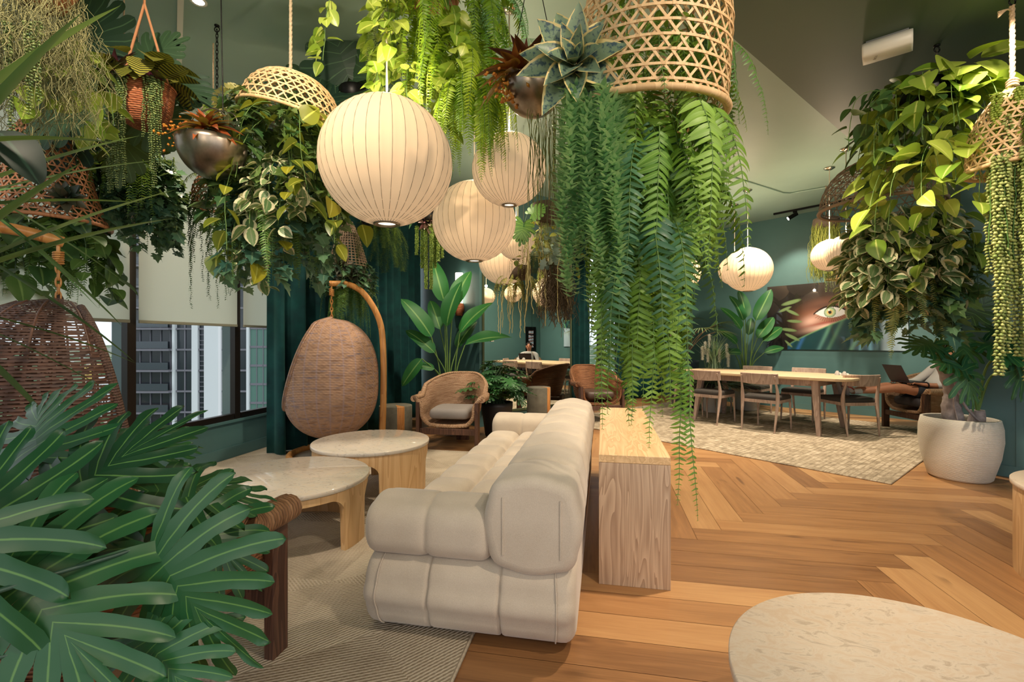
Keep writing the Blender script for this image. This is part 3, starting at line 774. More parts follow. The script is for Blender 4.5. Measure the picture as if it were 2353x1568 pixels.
# ---------------------------------------------------------------- dining set
def dining_table():
    c=W(3.66,6.80); t=thing('dining_table','long pale dining table with rounded boat shaped top and splayed legs','table',c,math.atan2(-BD.y,-BD.x))
    mb=MB(); L,Wd,r=2.3,1.02,.16
    o=[]
    for x,y in rrect(L,Wd,r,8,.0): o.append((x+math.copysign(.02*(1-(y/(Wd/2))**2),x),y+math.copysign(.03*(1-(x/(L/2))**2),y)))
    o=np.array(o)
    G=np.array([[(x*k,y*k,z) for x,y in o] for k,z in ((.985,.706),(1.0,.716),(1.0,.738),(.996,.742))]); grid(mb,G,cv=True)
    mb.add(G[0],[list(range(len(o)))[::-1]]); mb.add(G[-1],[list(range(len(o)))]); mb.build('table_top',DINET,t,False)
    mb=MB()
    for s in (-1,1):
        box(mb,-.78,.78,s*.37-.012,s*.37+.012,.62,.705); box(mb,s*.78-.012,s*.78+.012,-.37,.37,.62,.705)
    mb.build('apron',DINEW,t,False)
    for sx in (-1,1):
        for sy in (-1,1):
            mb=MB(); x,y=sx*.83,sy*.46; w=.024
            box(mb,x-w,x+w,y-w,y+w,.011,.705,(-sx*.07-.02,-sx*.07+.02,-sy*.09-.015,-sy*.09+.015)); bevel(mb.build('leg',DINEW,t,False),.006)
dining_table()
def dining_chair():
    t=thing('dining_chair','x','chair')
    for s in (-1,1):
        mb=MB(); tube(mb,spline([(s*.215,-.235,0.011),(s*.21,-.225,.25),(s*.205,-.215,.43)],8),np.linspace(.011,.018,8),8); mb.build('leg',DINEW,t)
        mb=MB(); tube(mb,spline([(s*.205,.285,.011),(s*.215,.255,.22),(s*.222,.225,.42),(s*.222,.235,.55),(s*.215,.265,.66),(s*.21,.285,.745)],22),np.array([.011,.012,.0135,.015,.0165,.018,.02,.022,.024,.025,.024,.022,.02,.018,.016,.015,.014,.0135,.013,.0125,.012,.012]),8); mb.build('leg',DINEW,t)
    mb=MB(); xs=np.linspace(-.235,.235,17); G=[]
    for x in xs:
        y=.305-.05*(x/.235)**2*1.0; z0=.635+.012*(x/.235)**2
        G.append([(x,y-.03,z0),(x,y-.012,z0-.004),(x,y,z0),(x,y+.012,.772),(x,y+.006,.778),(x,y-.012,.772)])
    G=np.array(G); grid(mb,G,cv=True); mb.add(G[0],[[5,4,3,2,1,0]]); mb.add(G[-1],[[0,1,2,3,4,5]]); mb.build('backrest',DINEW,t,False)
    mb=MB()
    box(mb,-.2,.2,-.232,-.21,.385,.425); box(mb,-.205,.205,.215,.235,.385,.425)
    for s in (-1,1): box(mb,s*.21-.01,s*.21+.01,-.22,.225,.385,.425)
    mb.build('seat_frame',DINEW,t,False)
    mb=MB(); puff(mb,-.222,[.444],rrect(.46,.07,.03,5,.008),cz=.446,cy=-.005,depth=0,endr=.03); mb.build('seat',SEATC,t)
    return t
proto=dining_chair(); used=[0]
def put_chair(r,d,face,label):
    o=proto if not used[0] else copy_tree(proto); used[0]=1
    o.location=W(r,d); o.rotation_euler=(0,0,heading(face)); tag(o,label,'chair','dining chairs around the long table')
put_chair(3.45,6.36,AD,'dining chair with its back to us nearest the right end of the table')
put_chair(2.97,6.95,AD,'dining chair with its back to us nearest the left end of the table')
put_chair(4.36,6.13,wdir(-.05,1),'dining chair turned from the table with white sneakers resting on its seat')
put_chair(4.42,7.15,-AD,'dining chair on the wall side of the table, the one closer to the reclining man')
put_chair(3.93,7.74,-AD,'dining chair on the wall side of the table, closer to the tall green plant')
put_chair(3.02,7.72,-BD,'dining chair at the far left head of the table by the navy planter')
# ---------------------------------------------------------------- plant building blocks
def nrmz(v): v=np.asarray(v,float); return v/(np.linalg.norm(v,axis=-1,keepdims=True)+1e-12)
def T_leaf(w, nu=6, fold=.3, droop=.2, wav=0.0):
    u=np.linspace(0,1,nu+1); c=np.array([-1,0,1.])
    ww=np.array([w(x) for x in u])
    X=ww[:,None]*c; Y=(u-.12*droop*u**2)[:,None]+0*X; Z=-droop*(u**2)[:,None]+fold*np.abs(X)+wav*np.sin(u*9)[:,None]*np.abs(c)*c
    V=np.stack([X,Y,Z],-1).reshape(-1,3); n=3
    F=np.array([[i*n+j,i*n+j+1,(i+1)*n+j+1,(i+1)*n+j] for i in range(nu) for j in range(2)])
    return V,F,np.broadcast_to(u[:,None],X.shape).ravel().copy(),np.broadcast_to(c,X.shape).ravel().copy()
def T_out(right, droop=.15, fold=.15):
    """leaf from its right-hand outline [(x,y)...] base to tip, mirrored"""
    R=np.array(right,float); n=len(R); mid=np.stack([0*R[:,0],np.clip(R[:,1]*.8+.08,0,1)],1); mid[-1]=R[-1]
    P=np.stack([R*[-1,1],mid,R],1); u=P[:,:,1]; c=np.broadcast_to(np.array([-1,0,1.]),u.shape)
    Z=-droop*u**2+fold*np.abs(P[:,:,0])
    V=np.concatenate([P,Z[:,:,None]],-1).reshape(-1,3)
    F=np.array([[i*3+j,i*3+j+1,(i+1)*3+j+1,(i+1)*3+j] for i in range(n-1) for j in range(2)])
    return V,F,u.ravel().copy(),c.ravel().copy()
def T_lobed(n=7, back=128, tip=20, Lb=.42, Lm=.56, Lt=.36, sinus=.40, ymid=.55, droop=.25, curl=.14, wav=.018, tipw=.9, seed=0):
    """one continuous blade whose margin is cut into n finger lobes a side plus an end lobe"""
    r=np.random.default_rng(seed); Vs=[];Fs=[];U=[];C=[];k=0
    phi=[math.radians(back+(tip-back)*(i/(n-1))**.9) for i in range(n)]
    Ls=[(Lb+(Lm-Lb)*min(1,i/(n-1)/.4) if i/(n-1)<.4 else Lm+(Lt-Lm)*(i/(n-1)-.4)/.6) for i in range(n)]
    yy=[ymid*((i/n)**1.1) for i in range(n+1)]
    pb=[phi[0]+.5*(phi[0]-phi[1])]+[(phi[i]+phi[i+1])/2 for i in range(n-1)]+[phi[-1]*.5]
    Lsn=[sinus*.75*Ls[0]]+[sinus*(Ls[i]+Ls[i+1])/2 for i in range(n-1)]+[sinus*Ls[-1]*1.05]
    def add(rows,u):
        nonlocal k
        m=len(rows); P=np.array(rows,float); rad=np.hypot(P[:,:,0],np.clip(P[:,:,1],0,None)-P[:,:,1].clip(0,ymid))
        z=-droop*np.clip(P[:,:,1],0,None)**2-curl*(P[:,:,0]**2)*2.2
        e=np.array([1,0,1.])[None,:]*wav*np.sin(np.array(u)*11+k)[:,None]*np.array(u)[:,None]
        z=z+e; z[2:,1]-=.010
        V=np.concatenate([P,z[:,:,None]],-1); Vs.append(V.reshape(-1,3)); Fs.append(np.array([[a*3+b,a*3+b+1,(a+1)*3+b+1,(a+1)*3+b] for a in range(m-1) for b in range(2)])+k)
        U.append(np.repeat(u,3)); C.append(np.tile([-1,0,1.],m)); k+=m*3
    prof=[(.12,1.0),(.3,.93),(.5,.98),(.68,1.0),(.82,.86),(.93,.55),(1.0,.03)]
    for s in (-1,1):
        rr=np.random.default_rng(seed+7)
        Sn=[np.array([s*math.sin(pb[i])*Lsn[i],yy[i]+math.cos(pb[i])*Lsn[i]]) for i in range(n+1)]
        for i in range(n):
            a0=np.array([0,yy[i]]); a1=np.array([0,yy[i+1]]); S0,S1=Sn[i],Sn[i+1]; mid=(S0+S1)/2
            L=Ls[i]*r.uniform(.9,1.1); d=np.array([s*math.sin(phi[i]),math.cos(phi[i])]); d2=np.array([s*math.sin(phi[i]-.25*min(1,phi[i])),math.cos(phi[i]-.25*min(1,phi[i]))])
            base=(a0+a1)/2; T=base+d*L*.6+d2*L*.4; hw=np.linalg.norm(S1-S0)/2*tipw
            rows=[(a0,base,a1),(a0*.5+S0*.5,(base+mid)/2,a1*.5+S1*.5),(S0,mid,S1)]; u=[0,.12,.25]
            for q,w in prof:
                c=mid*(1-q)+T*q+(base+d*L*.75-(mid+T)/2)*4*q*(1-q)*.5; t=d*(1-q)+d2*q; t=t/np.linalg.norm(t); nr=np.array([-t[1],t[0]])*(1 if np.dot(np.array([-t[1],t[0]]),S1-S0)>0 else -1)
                h=hw*w*(1-.1*q); rows.append((c-nr*h,c,c+nr*h)); u.append(.25+.75*q)
            add(rows,u)
        if s==1:
            L=Ls[-1]*1.1; B=Sn[n]; Bm=B*[-1,1]; y0=yy[n]; rows=[(np.array([0,y0]),np.array([0,y0]),np.array([0,y0])),(Bm*.5+[0,y0*.5],np.array([0,y0+.4*(B[1]-y0)]),B*.5+[0,y0*.5]),(Bm,np.array([0,B[1]]),B)]; u=[0,.12,.25]; hw=abs(B[0])
            for q,w in prof:
                c=np.array([0,B[1]+(L+y0-B[1])*q]); h=hw*w*(1-.15*q); rows.append((c-[h,0],c,c+[h,0])); u.append(.25+.75*q)
            add(rows,u)
    return np.concatenate(Vs),np.concatenate(Fs),np.concatenate(U),np.concatenate(C)
def T_bead():
    a=np.linspace(0,2*PI,5,endpoint=False); V=[(0,0,0)]+[(.30*math.cos(q),.5,.30*math.sin(q)) for q in a]+[(0,1,0)]
    F=[[0,1+i,1+(i+1)%5] for i in range(5)]+[[6,1+(i+1)%5,1+i] for i in range(5)]
    return np.array(V),np.array(F),np.array([0]+[.5]*5+[1.]),np.full(7,.5)
hw_heart=lambda u:.40*(math.sin(PI*min(1,u**.62*1.0))**.75 if 0<u<1 else (.0 if u>=1 else .16))
hw_oval=lambda u:.30*math.sin(PI*u**.85)**.8 if 0<u<1 else 0.0
hw_lance=lambda u:.14*math.sin(PI*u**.7)**.8 if 0<u<1 else 0.0
hw_blade=lambda u:.05*(1-u**2.2)+.004
hw_pinna=lambda u:(.13*(1-u**1.8)+.02 if u<1 else 0.0)
hw_banana=lambda u:.19*math.sin(PI*u**.8)**.6 if 0<u<1 else 0.0
hw_brom=lambda u:.10*(1-u**2.5)*(1.0+.5*math.sin(PI*u))
TL=dict(heart=T_leaf(hw_heart,7,.25,.25),oval=T_leaf(hw_oval,6,.3,.2),lance=T_leaf(hw_lance,5,.3,.25),blade=T_leaf(hw_blade,8,.2,.5),
  pinna=T_leaf(lambda u:.125*(math.sin(PI*(.2+.8*u))**.7)*(1-.25*u) if u<1 else 0,5,.18,.38),needle=T_leaf(lambda u:.07*(1-u**3),2,.2,.1),banana=T_leaf(hw_banana,12,.35,.35,.02),brom=T_leaf(hw_brom,6,.5,.35),
  succ=T_leaf(lambda u:.26*math.sin(PI*(.12+.88*u))**.9*(1.15-.4*u) if u<1 else 0,7,.45,.05),
  ivy=T_out([(.03,0),(.22,-.12),(.42,-.02),(.30,.14),(.50,.30),(.30,.40),(.30,.62),(.16,.66),(0,1)]),
  begonia=T_out([(.03,0),(.3,-.15),(.5,.05),(.52,.25),(.44,.38),(.46,.5),(.32,.62),(.33,.75),(.16,.85),(0,1)],.3,.3),
  fan=T_out([(.02,0),(.14,.25),(.3,.3),(.2,.45),(.34,.6),(.16,.68),(.2,.85),(0,1)],.2,.2),
  bead=T_bead(),
  philo=T_lobed(7,130,20,.48,.62,.42,.36,.50,.30,.16,seed=1),
  philo2=T_lobed(6,126,22,.44,.60,.44,.42,.48,.24,.14,seed=5),
  monst=T_lobed(6,128,26,.46,.54,.42,.60,.50,.22,.12,.0,1.0,seed=2),
  xan=T_lobed(5,120,22,.34,.42,.36,.38,.42,.2,.12,seed=3))
def inst(mb, tpl, O, D, U, S, WS=1.0, rnd=None):
    if isinstance(tpl,str): tpl=TL[tpl]
    V,F,u,v=tpl; O=np.atleast_2d(O).astype(float); n=len(O)
    D=nrmz(np.broadcast_to(D,(n,3))); U=np.broadcast_to(U,(n,3)); X=np.cross(D,U); bad=np.linalg.norm(X,axis=1)<1e-4
    if bad.any(): X[bad]=np.cross(D[bad],[1,0,.1])
    X=nrmz(X); Z=np.cross(X,D); S=np.broadcast_to(S,(n,))[:,None,None]; WS=np.broadcast_to(WS,(n,))[:,None,None]
    P=O[:,None,:]+S*(V[None,:,0,None]*WS*X[:,None,:]+V[None,:,1,None]*D[:,None,:]+V[None,:,2,None]*Z[:,None,:])
    r=rng.random(n) if rnd is None else np.broadcast_to(rnd,(n,))
    A=np.stack([np.broadcast_to(u,(n,len(V))),np.broadcast_to(v,(n,len(V))),np.broadcast_to(r[:,None],(n,len(V)))],-1)
    FF=(F[None]+(np.arange(n)*len(V))[:,None,None]).reshape(-1,F.shape[1])
    mb.add(P,FF,A)
def az_(a,el=0.0): return np.array([math.cos(a)*math.cos(el),math.sin(a)*math.cos(el),math.sin(el)])
def fall(o, d, L, g=2.0, n=16, jit=.05):
    """path leaving o along d and bending under its own weight"""
    p=np.array(o,float); d=np.array(d,float); d/=np.linalg.norm(d); P=[p.copy()]; ds=L/n
    for i in range(n):
        d=d+np.array([rng.normal(0,jit),rng.normal(0,jit),-g*ds/max(L,.15)*1.6]); d/=np.linalg.norm(d); p=p+d*ds; P.append(p.copy())
    return np.array(P)
def frond(mb, st, o, az, L, el=.6, g=2.2, pw=.09, n=26, roll=0.0, tpl='pinna', wide=1.0, taper=True):
    P=fall(o,az_(az,el),L,g,n,.03); T=nrmz(np.gradient(P,axis=0)); S=np.array([-math.sin(az),math.cos(az),0])
    S=nrmz(np.tile(S,(len(P),1))*math.cos(roll)+np.cross(T,S)*math.sin(roll)); N=np.cross(T,S)
    N=np.where((N[:,2:3]<-.2),-N,N)
    t=np.linspace(0,1,len(P)); prof=pw*np.clip((t+.08)*5,0,1)*(np.clip(1.04-t,0,1)**.62 if taper else 1)
    k=slice(1,len(P)); rr=rng.random()
    for s in (-1,1):
        dirs=nrmz(S*s+T*.38+rng.normal(0,.06,P.shape)-np.array([0,0,.12]))
        inst(mb,tpl,P[k],dirs[k],(N+rng.normal(0,.28,N.shape))[k],prof[k]*rng.uniform(.75,1.2,len(P)-1),wide,np.clip(rr+rng.normal(0,.08,len(P)-1),0,1))
    if st is not None: tube(st,P,np.linspace(.0028,.0008,len(P)),4,False,rnd=rng.random())
    return P
def fern(mb, st, c, n, R, L, el=(.2,.9), g=2.2, pw=.09, nn=26, wide=1.0, dz=.05, azr=(0,2*PI)):
    for i in range(n):
        a=azr[0]+(azr[1]-azr[0])*((i*.618)%1)+rng.normal(0,.15); r=R*math.sqrt(rng.random())
        o=(c[0]+r*math.cos(a),c[1]+r*math.sin(a),c[2]+rng.uniform(-dz,dz))
        l=rng.uniform(*L); frond(mb,st,o,a+rng.normal(0,.3),l,rng.uniform(*el),g*rng.uniform(.8,1.3),pw*rng.uniform(.8,1.15),max(8,int(nn*l/((L[0]+L[1])/2))),rng.normal(0,.35),wide=wide)
def strand(mb, st, o, L, sp=.012, size=.016, per=3, tpl='bead', az=None, out=.0, sway=.02, down=.5, taper=.6, g=6, wide=1.0):
    n=max(4,int(L/sp)); a=rng.uniform(0,2*PI) if az is None else az
    P=fall(o,az_(a,.2) if out>0 else (0.001,0,-1),L,g if out>0 else 2,max(6,n//3 if n>40 else n),sway)
    q=np.linspace(0,len(P)-1,n); i=np.clip(q.astype(int),0,len(P)-2); f=(q-i)[:,None]; C=P[i]*(1-f)+P[i+1]*f
    C=np.repeat(C,per,0); th=np.repeat(np.arange(n)*2.399,per)+np.tile(np.arange(per)*2*PI/per,n)+rng.normal(0,.2,n*per)
    D=np.stack([np.cos(th),np.sin(th),-down+0*th],1)
    s=size*np.repeat(np.linspace(1,taper,n),per)*rng.uniform(.8,1.2,n*per)
    inst(mb,tpl,C,D,np.stack([0*th,0*th,1+0*th],1)+.01,s,wide)
    if st is not None: tube(st,P,.0016,3,False,rnd=rng.random())
def vine(mb, st, tpl, P, sp, size, dirout=.8, down=.5, two=1, jit=.35, wide=1.0, c=None, rad=.0022):
    P=np.asarray(P); L=np.linalg.norm(np.diff(P,axis=0),axis=1).sum(); n=max(2,int(L/sp)); q=np.linspace(.2,len(P)-1.01,n); i=q.astype(int); f=(q-i)[:,None]; C=P[i]*(1-f)+P[i+1]*f
    c=P[0]*[1,1,0] if c is None else np.asarray(c)
    for k in range(two):
        o=C-c; o[:,2]=0; o=nrmz(o+rng.normal(0,.02,o.shape)); th=rng.normal(0,1.0,n)
        oo=np.stack([o[:,0]*np.cos(th)-o[:,1]*np.sin(th),o[:,0]*np.sin(th)+o[:,1]*np.cos(th),0*th],1)
        D=nrmz(oo*dirout+np.array([0,0,-down])+rng.normal(0,jit,o.shape)); N=nrmz(oo*.6+np.array([0,0,.75])+rng.normal(0,.25,o.shape))
        pet=size*.25
        inst(mb,tpl,C+D*pet*.6,D,N,size*rng.uniform(.6,1.2,n),wide)
    if st is not None: tube(st,P,rad,4,False,rnd=rng.random())
def cascade(mb, st, tpl, c, n, R, L, sp, size, el=.3, g=3.0, two=1, wide=1.0, azr=(0,2*PI), dirout=.8, down=.5, dz=.04, z_in=0.0):
    for i in range(n):
        a=azr[0]+(azr[1]-azr[0])*((i*.618+.1*rng.random())%1); r=R*(.35+.65*math.sqrt(rng.random()))
        o=np.array([c[0]+r*math.cos(a),c[1]+r*math.sin(a),c[2]+rng.uniform(-dz,dz)]); l=rng.uniform(*L)
        vine(mb,st,tpl,fall(o,az_(a,el+rng.normal(0,.25)),l,g,14,.08),sp,size,dirout,down,two,wide=wide,c=(c[0],c[1],0))
def rosette(mb, tpl, c, n, S, axis=(0,0,1), e0=1.45, e1=.1, wide=1.0, jit=.08, inner=.45):
    ax=Vector(axis).normalized(); q=Vector((0,0,1)).rotation_difference(ax).to_matrix(); Rm=np.array(q)
    i=np.arange(n); f=(i+.5)/n; th=i*2.39996+rng.normal(0,jit,n); el=e0+(e1-e0)*f**.8
    D=np.stack([np.cos(th)*np.cos(el),np.sin(th)*np.cos(el),np.sin(el)],1); N=np.stack([-np.cos(th)*np.sin(el),-np.sin(th)*np.sin(el),np.cos(el)],1)
    inst(mb,tpl,np.array(c)+(D@Rm.T)*.01,D@Rm.T,N@Rm.T,S*(inner+(1-inner)*f**.7)*rng.uniform(.9,1.1,n),wide)
def moss(mb, c, n, R, L, rad=.0011, curl=.35, m=14, zs=.05):
    for i in range(n):
        a=rng.uniform(0,2*PI); r=R*math.sqrt(rng.random()); l=rng.uniform(*L)
        p=np.array([c[0]+r*math.cos(a),c[1]+r*math.sin(a),c[2]+rng.uniform(-zs,zs)]); 
        d=np.cumsum(np.vstack([[0,0,0],np.stack([rng.normal(0,curl,m),rng.normal(0,curl,m),-1+rng.normal(0,curl*.8,m)],1)*l/m]),0)
        tube(mb,p+d,rad,3,False,rnd=rng.random())
def kagome(mb, prof, nd, turns, hoops, w=.010, th=.003, both=True, steps=26, t0=0.03):
    """cane basket: two families of slanting strips and level hoops on a profile t -> (r,z)"""
    def strip(P,N,wd):
        T=nrmz(np.gradient(P,axis=0)); N=nrmz(N-T*(N*T).sum(1,keepdims=True)); B=np.cross(T,N); r=rng.random()
        G=np.stack([P+B*wd/2+N*th/2,P-B*wd/2+N*th/2,P-B*wd/2-N*th/2,P+B*wd/2-N*th/2],1); grid(mb,G,np.full(G.shape,r),cv=True)
    for s in ((-1,1) if both else (1,)):
        for k in range(nd):
            t=np.linspace(t0,1,steps); a=2*PI*k/nd+s*2*PI*turns*t
            rz=np.array([prof(x) for x in t]); P=np.stack([rz[:,0]*np.cos(a),rz[:,0]*np.sin(a),rz[:,1]],1); N=np.stack([np.cos(a),np.sin(a),0*a],1)
            strip(P+N*s*.0012,N,w)
    for t in hoops:
        r,z=prof(t); a=np.linspace(0,2*PI,49); P=np.stack([(r+.003)*np.cos(a),(r+.003)*np.sin(a),z+0*a],1); strip(P,np.stack([np.cos(a),np.sin(a),0*a],1),w)
def ring(mb,r,z,rad,flat=1.0,n=48):
    a=np.linspace(0,2*PI,n,endpoint=False); tube(mb,np.stack([r*np.cos(a),r*np.sin(a),z+0*a],1),rad,8,closed=True,flat=flat)
def rope(par, z0, z1, rad=.008, mat=None, knot=True, x=0,y=0):
    mb=MB(); n=max(8,int((z1-z0)/.02)); z=np.linspace(z0,z1,n)
    for k in range(3):
        a=z*70+k*2*PI/3; tube(mb,np.stack([x+rad*.5*np.cos(a),y+rad*.5*np.sin(a),z],1),rad*.62,5,False,rnd=.3)
    if knot:
        th=np.linspace(0,2*PI,14)
        for q in range(3): tube(mb,np.stack([x+rad*1.6*np.cos(th),y+rad*1.6*np.sin(th),z0+.02+q*rad*1.1+rad*.4*np.sin(th*2)],1),rad*.7,5)
    return mb.build('rope',mat or ROPEM,par)
def hook(par,z,x=0,y=0):
    mb=MB(); th=np.linspace(0,2*PI,16,endpoint=False); tube(mb,np.stack([x+.018*np.cos(th),y+0*th,z-.028+.018*np.sin(th)],1),.004,6,closed=True); lathe(mb,[(0,z),(.018,z),(.016,z-.008),(.004,z-.012)],12,(x,y,0)); return mb.build('ceiling_hook',DARKM,par)
def hang(label,px,py,d,name='hanging_planter',cat='hanging plant',group=None):
    t=thing(name,label,cat,at(px,py,d),YAW,group); t['_k']=d/FPX; return t
BARK=plain('dark_bark',srgb(70,58,46),.9,noise=.3,nscale=40)
# foliage colours
STEM=plain('plant_stem',srgb(96,128,62),.6); STEMB=plain('woody_stem',srgb(104,84,58),.8); STEMD=plain('dark_stem',srgb(52,80,50),.6)
LIMEF=leafmat('lime_fern',srgb(58,108,36),srgb(138,180,66),vein=srgb(150,186,84),trans=.3,rough=.45)
LIMEY=leafmat('yellow_fern',srgb(92,140,28),srgb(158,186,44),trans=.3)
MIDF=leafmat('mid_fern',srgb(58,104,46),srgb(112,152,70),trans=.25)
DARKF=leafmat('dark_fern',srgb(36,76,52),srgb(78,116,64),trans=.25)  # fern green darkened: backlit shade is put into the colour
ROSE=leafmat('blue_green_needles',srgb(120,180,136),srgb(184,222,170),trans=.42,spec=.2)
POTH=leafmat('pothos_leaf',srgb(104,142,44),srgb(182,200,86),vein=srgb(206,216,120),trans=.28,rough=.35)
POTHG=leafmat('golden_pothos',srgb(74,104,38),srgb(164,158,44),vein=srgb(196,196,90),trans=.25,rough=.35)
POTHD=leafmat('deep_pothos',srgb(40,78,46),srgb(82,116,56),vein=srgb(110,140,80),trans=.2,rough=.35)
VARIE=leafmat('variegated_leaf',srgb(84,118,74),srgb(124,150,96),vein=srgb(140,150,110),edge=srgb(222,216,176),ethr=.62,trans=.15)
IVY=leafmat('ivy_leaf',srgb(50,88,50),srgb(104,130,68),vein=srgb(120,140,90),trans=.15,rough=.4)
IVYB=leafmat('blue_ivy_leaf',srgb(48,90,80),srgb(98,136,96),vein=srgb(110,140,110),trans=.18,rough=.4)
PEARL=leafmat('string_beads',srgb(128,150,78),srgb(186,192,120),trans=.1,rough=.4)
PEARLD=leafmat('dark_string_beads',srgb(72,100,56),srgb(140,156,92),trans=.1,rough=.4)
TAIL=leafmat('donkey_tail',srgb(104,140,60),srgb(150,176,84),trans=.1)
MONST=leafmat('monstera_leaf',srgb(28,54,42),srgb(52,78,52),vein=srgb(70,100,70),trans=.12,rough=.5,spec=.3)
PHILO=leafmat('philodendron_leaf',srgb(14,60,36),srgb(38,96,54),vein=srgb(92,138,72),trans=.15,rough=.36,spec=.45)
PHILOD=leafmat('dark_philodendron_leaf',srgb(26,70,42),srgb(56,108,58),vein=srgb(90,130,70),trans=.12,rough=.3)
BIRD=leafmat('bird_of_paradise_leaf',srgb(20,72,40),srgb(42,108,52),vein=srgb(110,150,84),trans=.2,rough=.5,spec=.3)
BROMR=leafmat('red_bromeliad',srgb(104,42,24),srgb(164,86,44),trans=.2,rough=.35)
BROMD=leafmat('maroon_bromeliad',srgb(70,28,34),srgb(110,52,40),trans=.15,rough=.35)
CROT=leafmat('croton_leaf',srgb(120,124,40),srgb(164,158,60),stripe=srgb(42,44,30),sfreq=62,trans=.12)
AGAVE=leafmat('agave_leaf',srgb(116,140,112),srgb(128,150,124),edge=srgb(226,206,140),ethr=.80,mott=srgb(56,82,92),trans=.05,rough=.4)
BEGO=leafmat('begonia_leaf',srgb(120,154,132),srgb(164,186,158),vein=srgb(196,206,176),trans=.2)
MOSS=leafmat('spanish_moss',srgb(110,112,76),srgb(150,146,98),trans=.1,rough=.8)
MOSSG=leafmat('green_moss',srgb(96,110,40),srgb(140,142,56),trans=.1,rough=.8)
ROOTM=leafmat('aerial_root',srgb(166,156,104),srgb(196,182,124),trans=.05,rough=.8)
SUCC=leafmat('dark_succulent',srgb(38,56,44),srgb(84,80,62),trans=.05,rough=.4)
FLOWER=leafmat('cream_hydrangea',srgb(216,210,130),srgb(236,230,176),trans=.3,rough=.6)
ORANGE=leafmat('orange_berries',srgb(186,104,30),srgb(206,146,50),trans=.15)
GRASSB=leafmat('blue_grass',srgb(112,150,130),srgb(158,184,150),trans=.2)
PLUME=leafmat('white_plume',srgb(224,222,214),srgb(240,238,232),trans=.3,rough=.9)
PALM=leafmat('palm_leaf',srgb(84,112,78),srgb(130,150,104),trans=.2)
YUCCA=leafmat('yucca_leaf',srgb(40,84,60),srgb(90,130,72),trans=.15,rough=.3)
# ---------------------------------------------------------------- bubble lanterns
def _shade():
    m=M('lantern_shade'); tc=m.n('ShaderNodeTexCoord'); 
    b=m.pr(srgb(206,180,146),.7,0,.3); e=m.n('ShaderNodeEmission',i0=(1,.70,.42,1),i1=.31)
    return m.done(m.n('ShaderNodeAddShader',i0=b,i1=e.outputs[0]).outputs[0])
SHADE=_shade(); BULB=emis('lamp_diffuser',(1,.86,.62,1),2.2); RIB=plain('lantern_rib',srgb(150,128,104),.6); CORDM=plain('white_cord',srgb(220,206,186),.6)
def lantern(label,px,py,d,dia,ceil=H,group='ribbed globe pendant lanterns'):
    t=thing('pendant_lantern',label,'pendant lamp',at(px,py,d),0,group)
    R=dia/2; hz=R*.96; n=30
    a=np.linspace(math.asin(.20),PI-math.asin(.20),n)
    prof=[(R*math.sin(q),hz*math.cos(q)) for q in a][::-1]
    nr=36
    th=np.linspace(0,2*PI,nr*4,endpoint=False); G=[]
    for r,z in prof: G.append([((r*(1-.006*abs(math.sin(q*nr/2))**.0*(math.sin(q*nr/2)**2)))*math.cos(q),(r*(1-.012*math.sin(q*nr/2)**2))*math.sin(q),z) for q in th])
    mb=MB(); grid(mb,np.array(G),cv=True); mb.build('shade',SHADE,t)
    mb=MB()
    for k in range(nr):
        q=2*PI*k/nr; tube(mb,[((r+.0005)*math.cos(q),(r+.0005)*math.sin(q),z) for r,z in prof[::2]+[prof[-1]]],.0013*max(1,dia/.6),4,False)
    mb.build('wire_frame',RIB,t)
    zb=prof[0][1]; rb=prof[0][0]
    mb=MB(); lathe(mb,[(rb*.72,zb-.006),(rb*1.0,zb-.006),(rb*1.02,zb+.004),(rb*.72,zb+.006)],32); mb.build('bottom_ring',STEEL,t)
    mb=MB(); lathe(mb,[(0,zb+.004),(rb*.74,zb+.004)],24); mb.build('diffuser',BULB,t)
    zt=prof[-1][1]; c=ceil-t.location.z
    mb=MB(); tube(mb,[(0,0,zt-.02),(0,0,c-.01)],.0055,8); lathe(mb,[(0,zt+.0),(rb,zt),(rb*.9,zt+.006),(0,zt+.01)],20); mb.build('cord',CORDM,t)
    mb=MB(); lathe(mb,[(0,c-.03),(.03,c-.028),(.062,c-.012),(.065,c),(0,c)],24); mb.build('ceiling_canopy',CHROME,t)
    return t
lantern('biggest cream globe lantern in front, hanging left of the bright ferns',889,374,2.46,.68)
lantern('cream globe lantern overlapped by fern tips and thin green strands at its top',1170,391,3.17,.50)
lantern('cream globe lantern hanging just below and left of the fern tipped one',1090,510,3.86,.68)
lantern('cream globe lantern lowest of the middle cluster above the wall mirror',1159,598,6.0,.66)
lantern('small cream globe lantern with a monstera leaf in front of it',1186,556,5.3,.42)
lantern('cream globe lantern over the left end of the dining table beside hanging ferns',1718,620,7.0,.68)
lantern('cream globe lantern almost hidden behind its twin over the dining table',1688,622,7.75,.50)
lantern('cream globe lantern left of the variegated hanging foliage near the eye picture',1906,587,6.1,.42)
lantern('cream globe lantern mostly covered by the variegated foliage on the right',1944,580,5.5,.42)
lantern('cream globe lantern glimpsed through the big hanging fern',1568,628,8.0,.60)
# ---------------------------------------------------------------- hanging planters
def bell(r0,r1,h,p=2.2,flare=.0):
    """bell profile: t 0 top .. 1 rim at z=0, height h"""
    def f(t):
        r=r0+(r1-r0)*(1-(1-t)**p)+flare*max(0,t-.75)**2*16*.06
        return (r,h*(1-t))
    return f
def basket(t,prof,nd,turns,hoops,cane=BAMBOO,w=.009,rim=.011,th=.003):
    mb=MB(); kagome(mb,prof,nd,turns,hoops,w,th); b=mb.build('woven_basket',cane,t,False)
    r,z=prof(1); mb=MB(); ring(mb,r+.004,z,rim); ring(mb,r-.006,z,rim*.8); mb.build('basket_rim',cane,t)
    return b

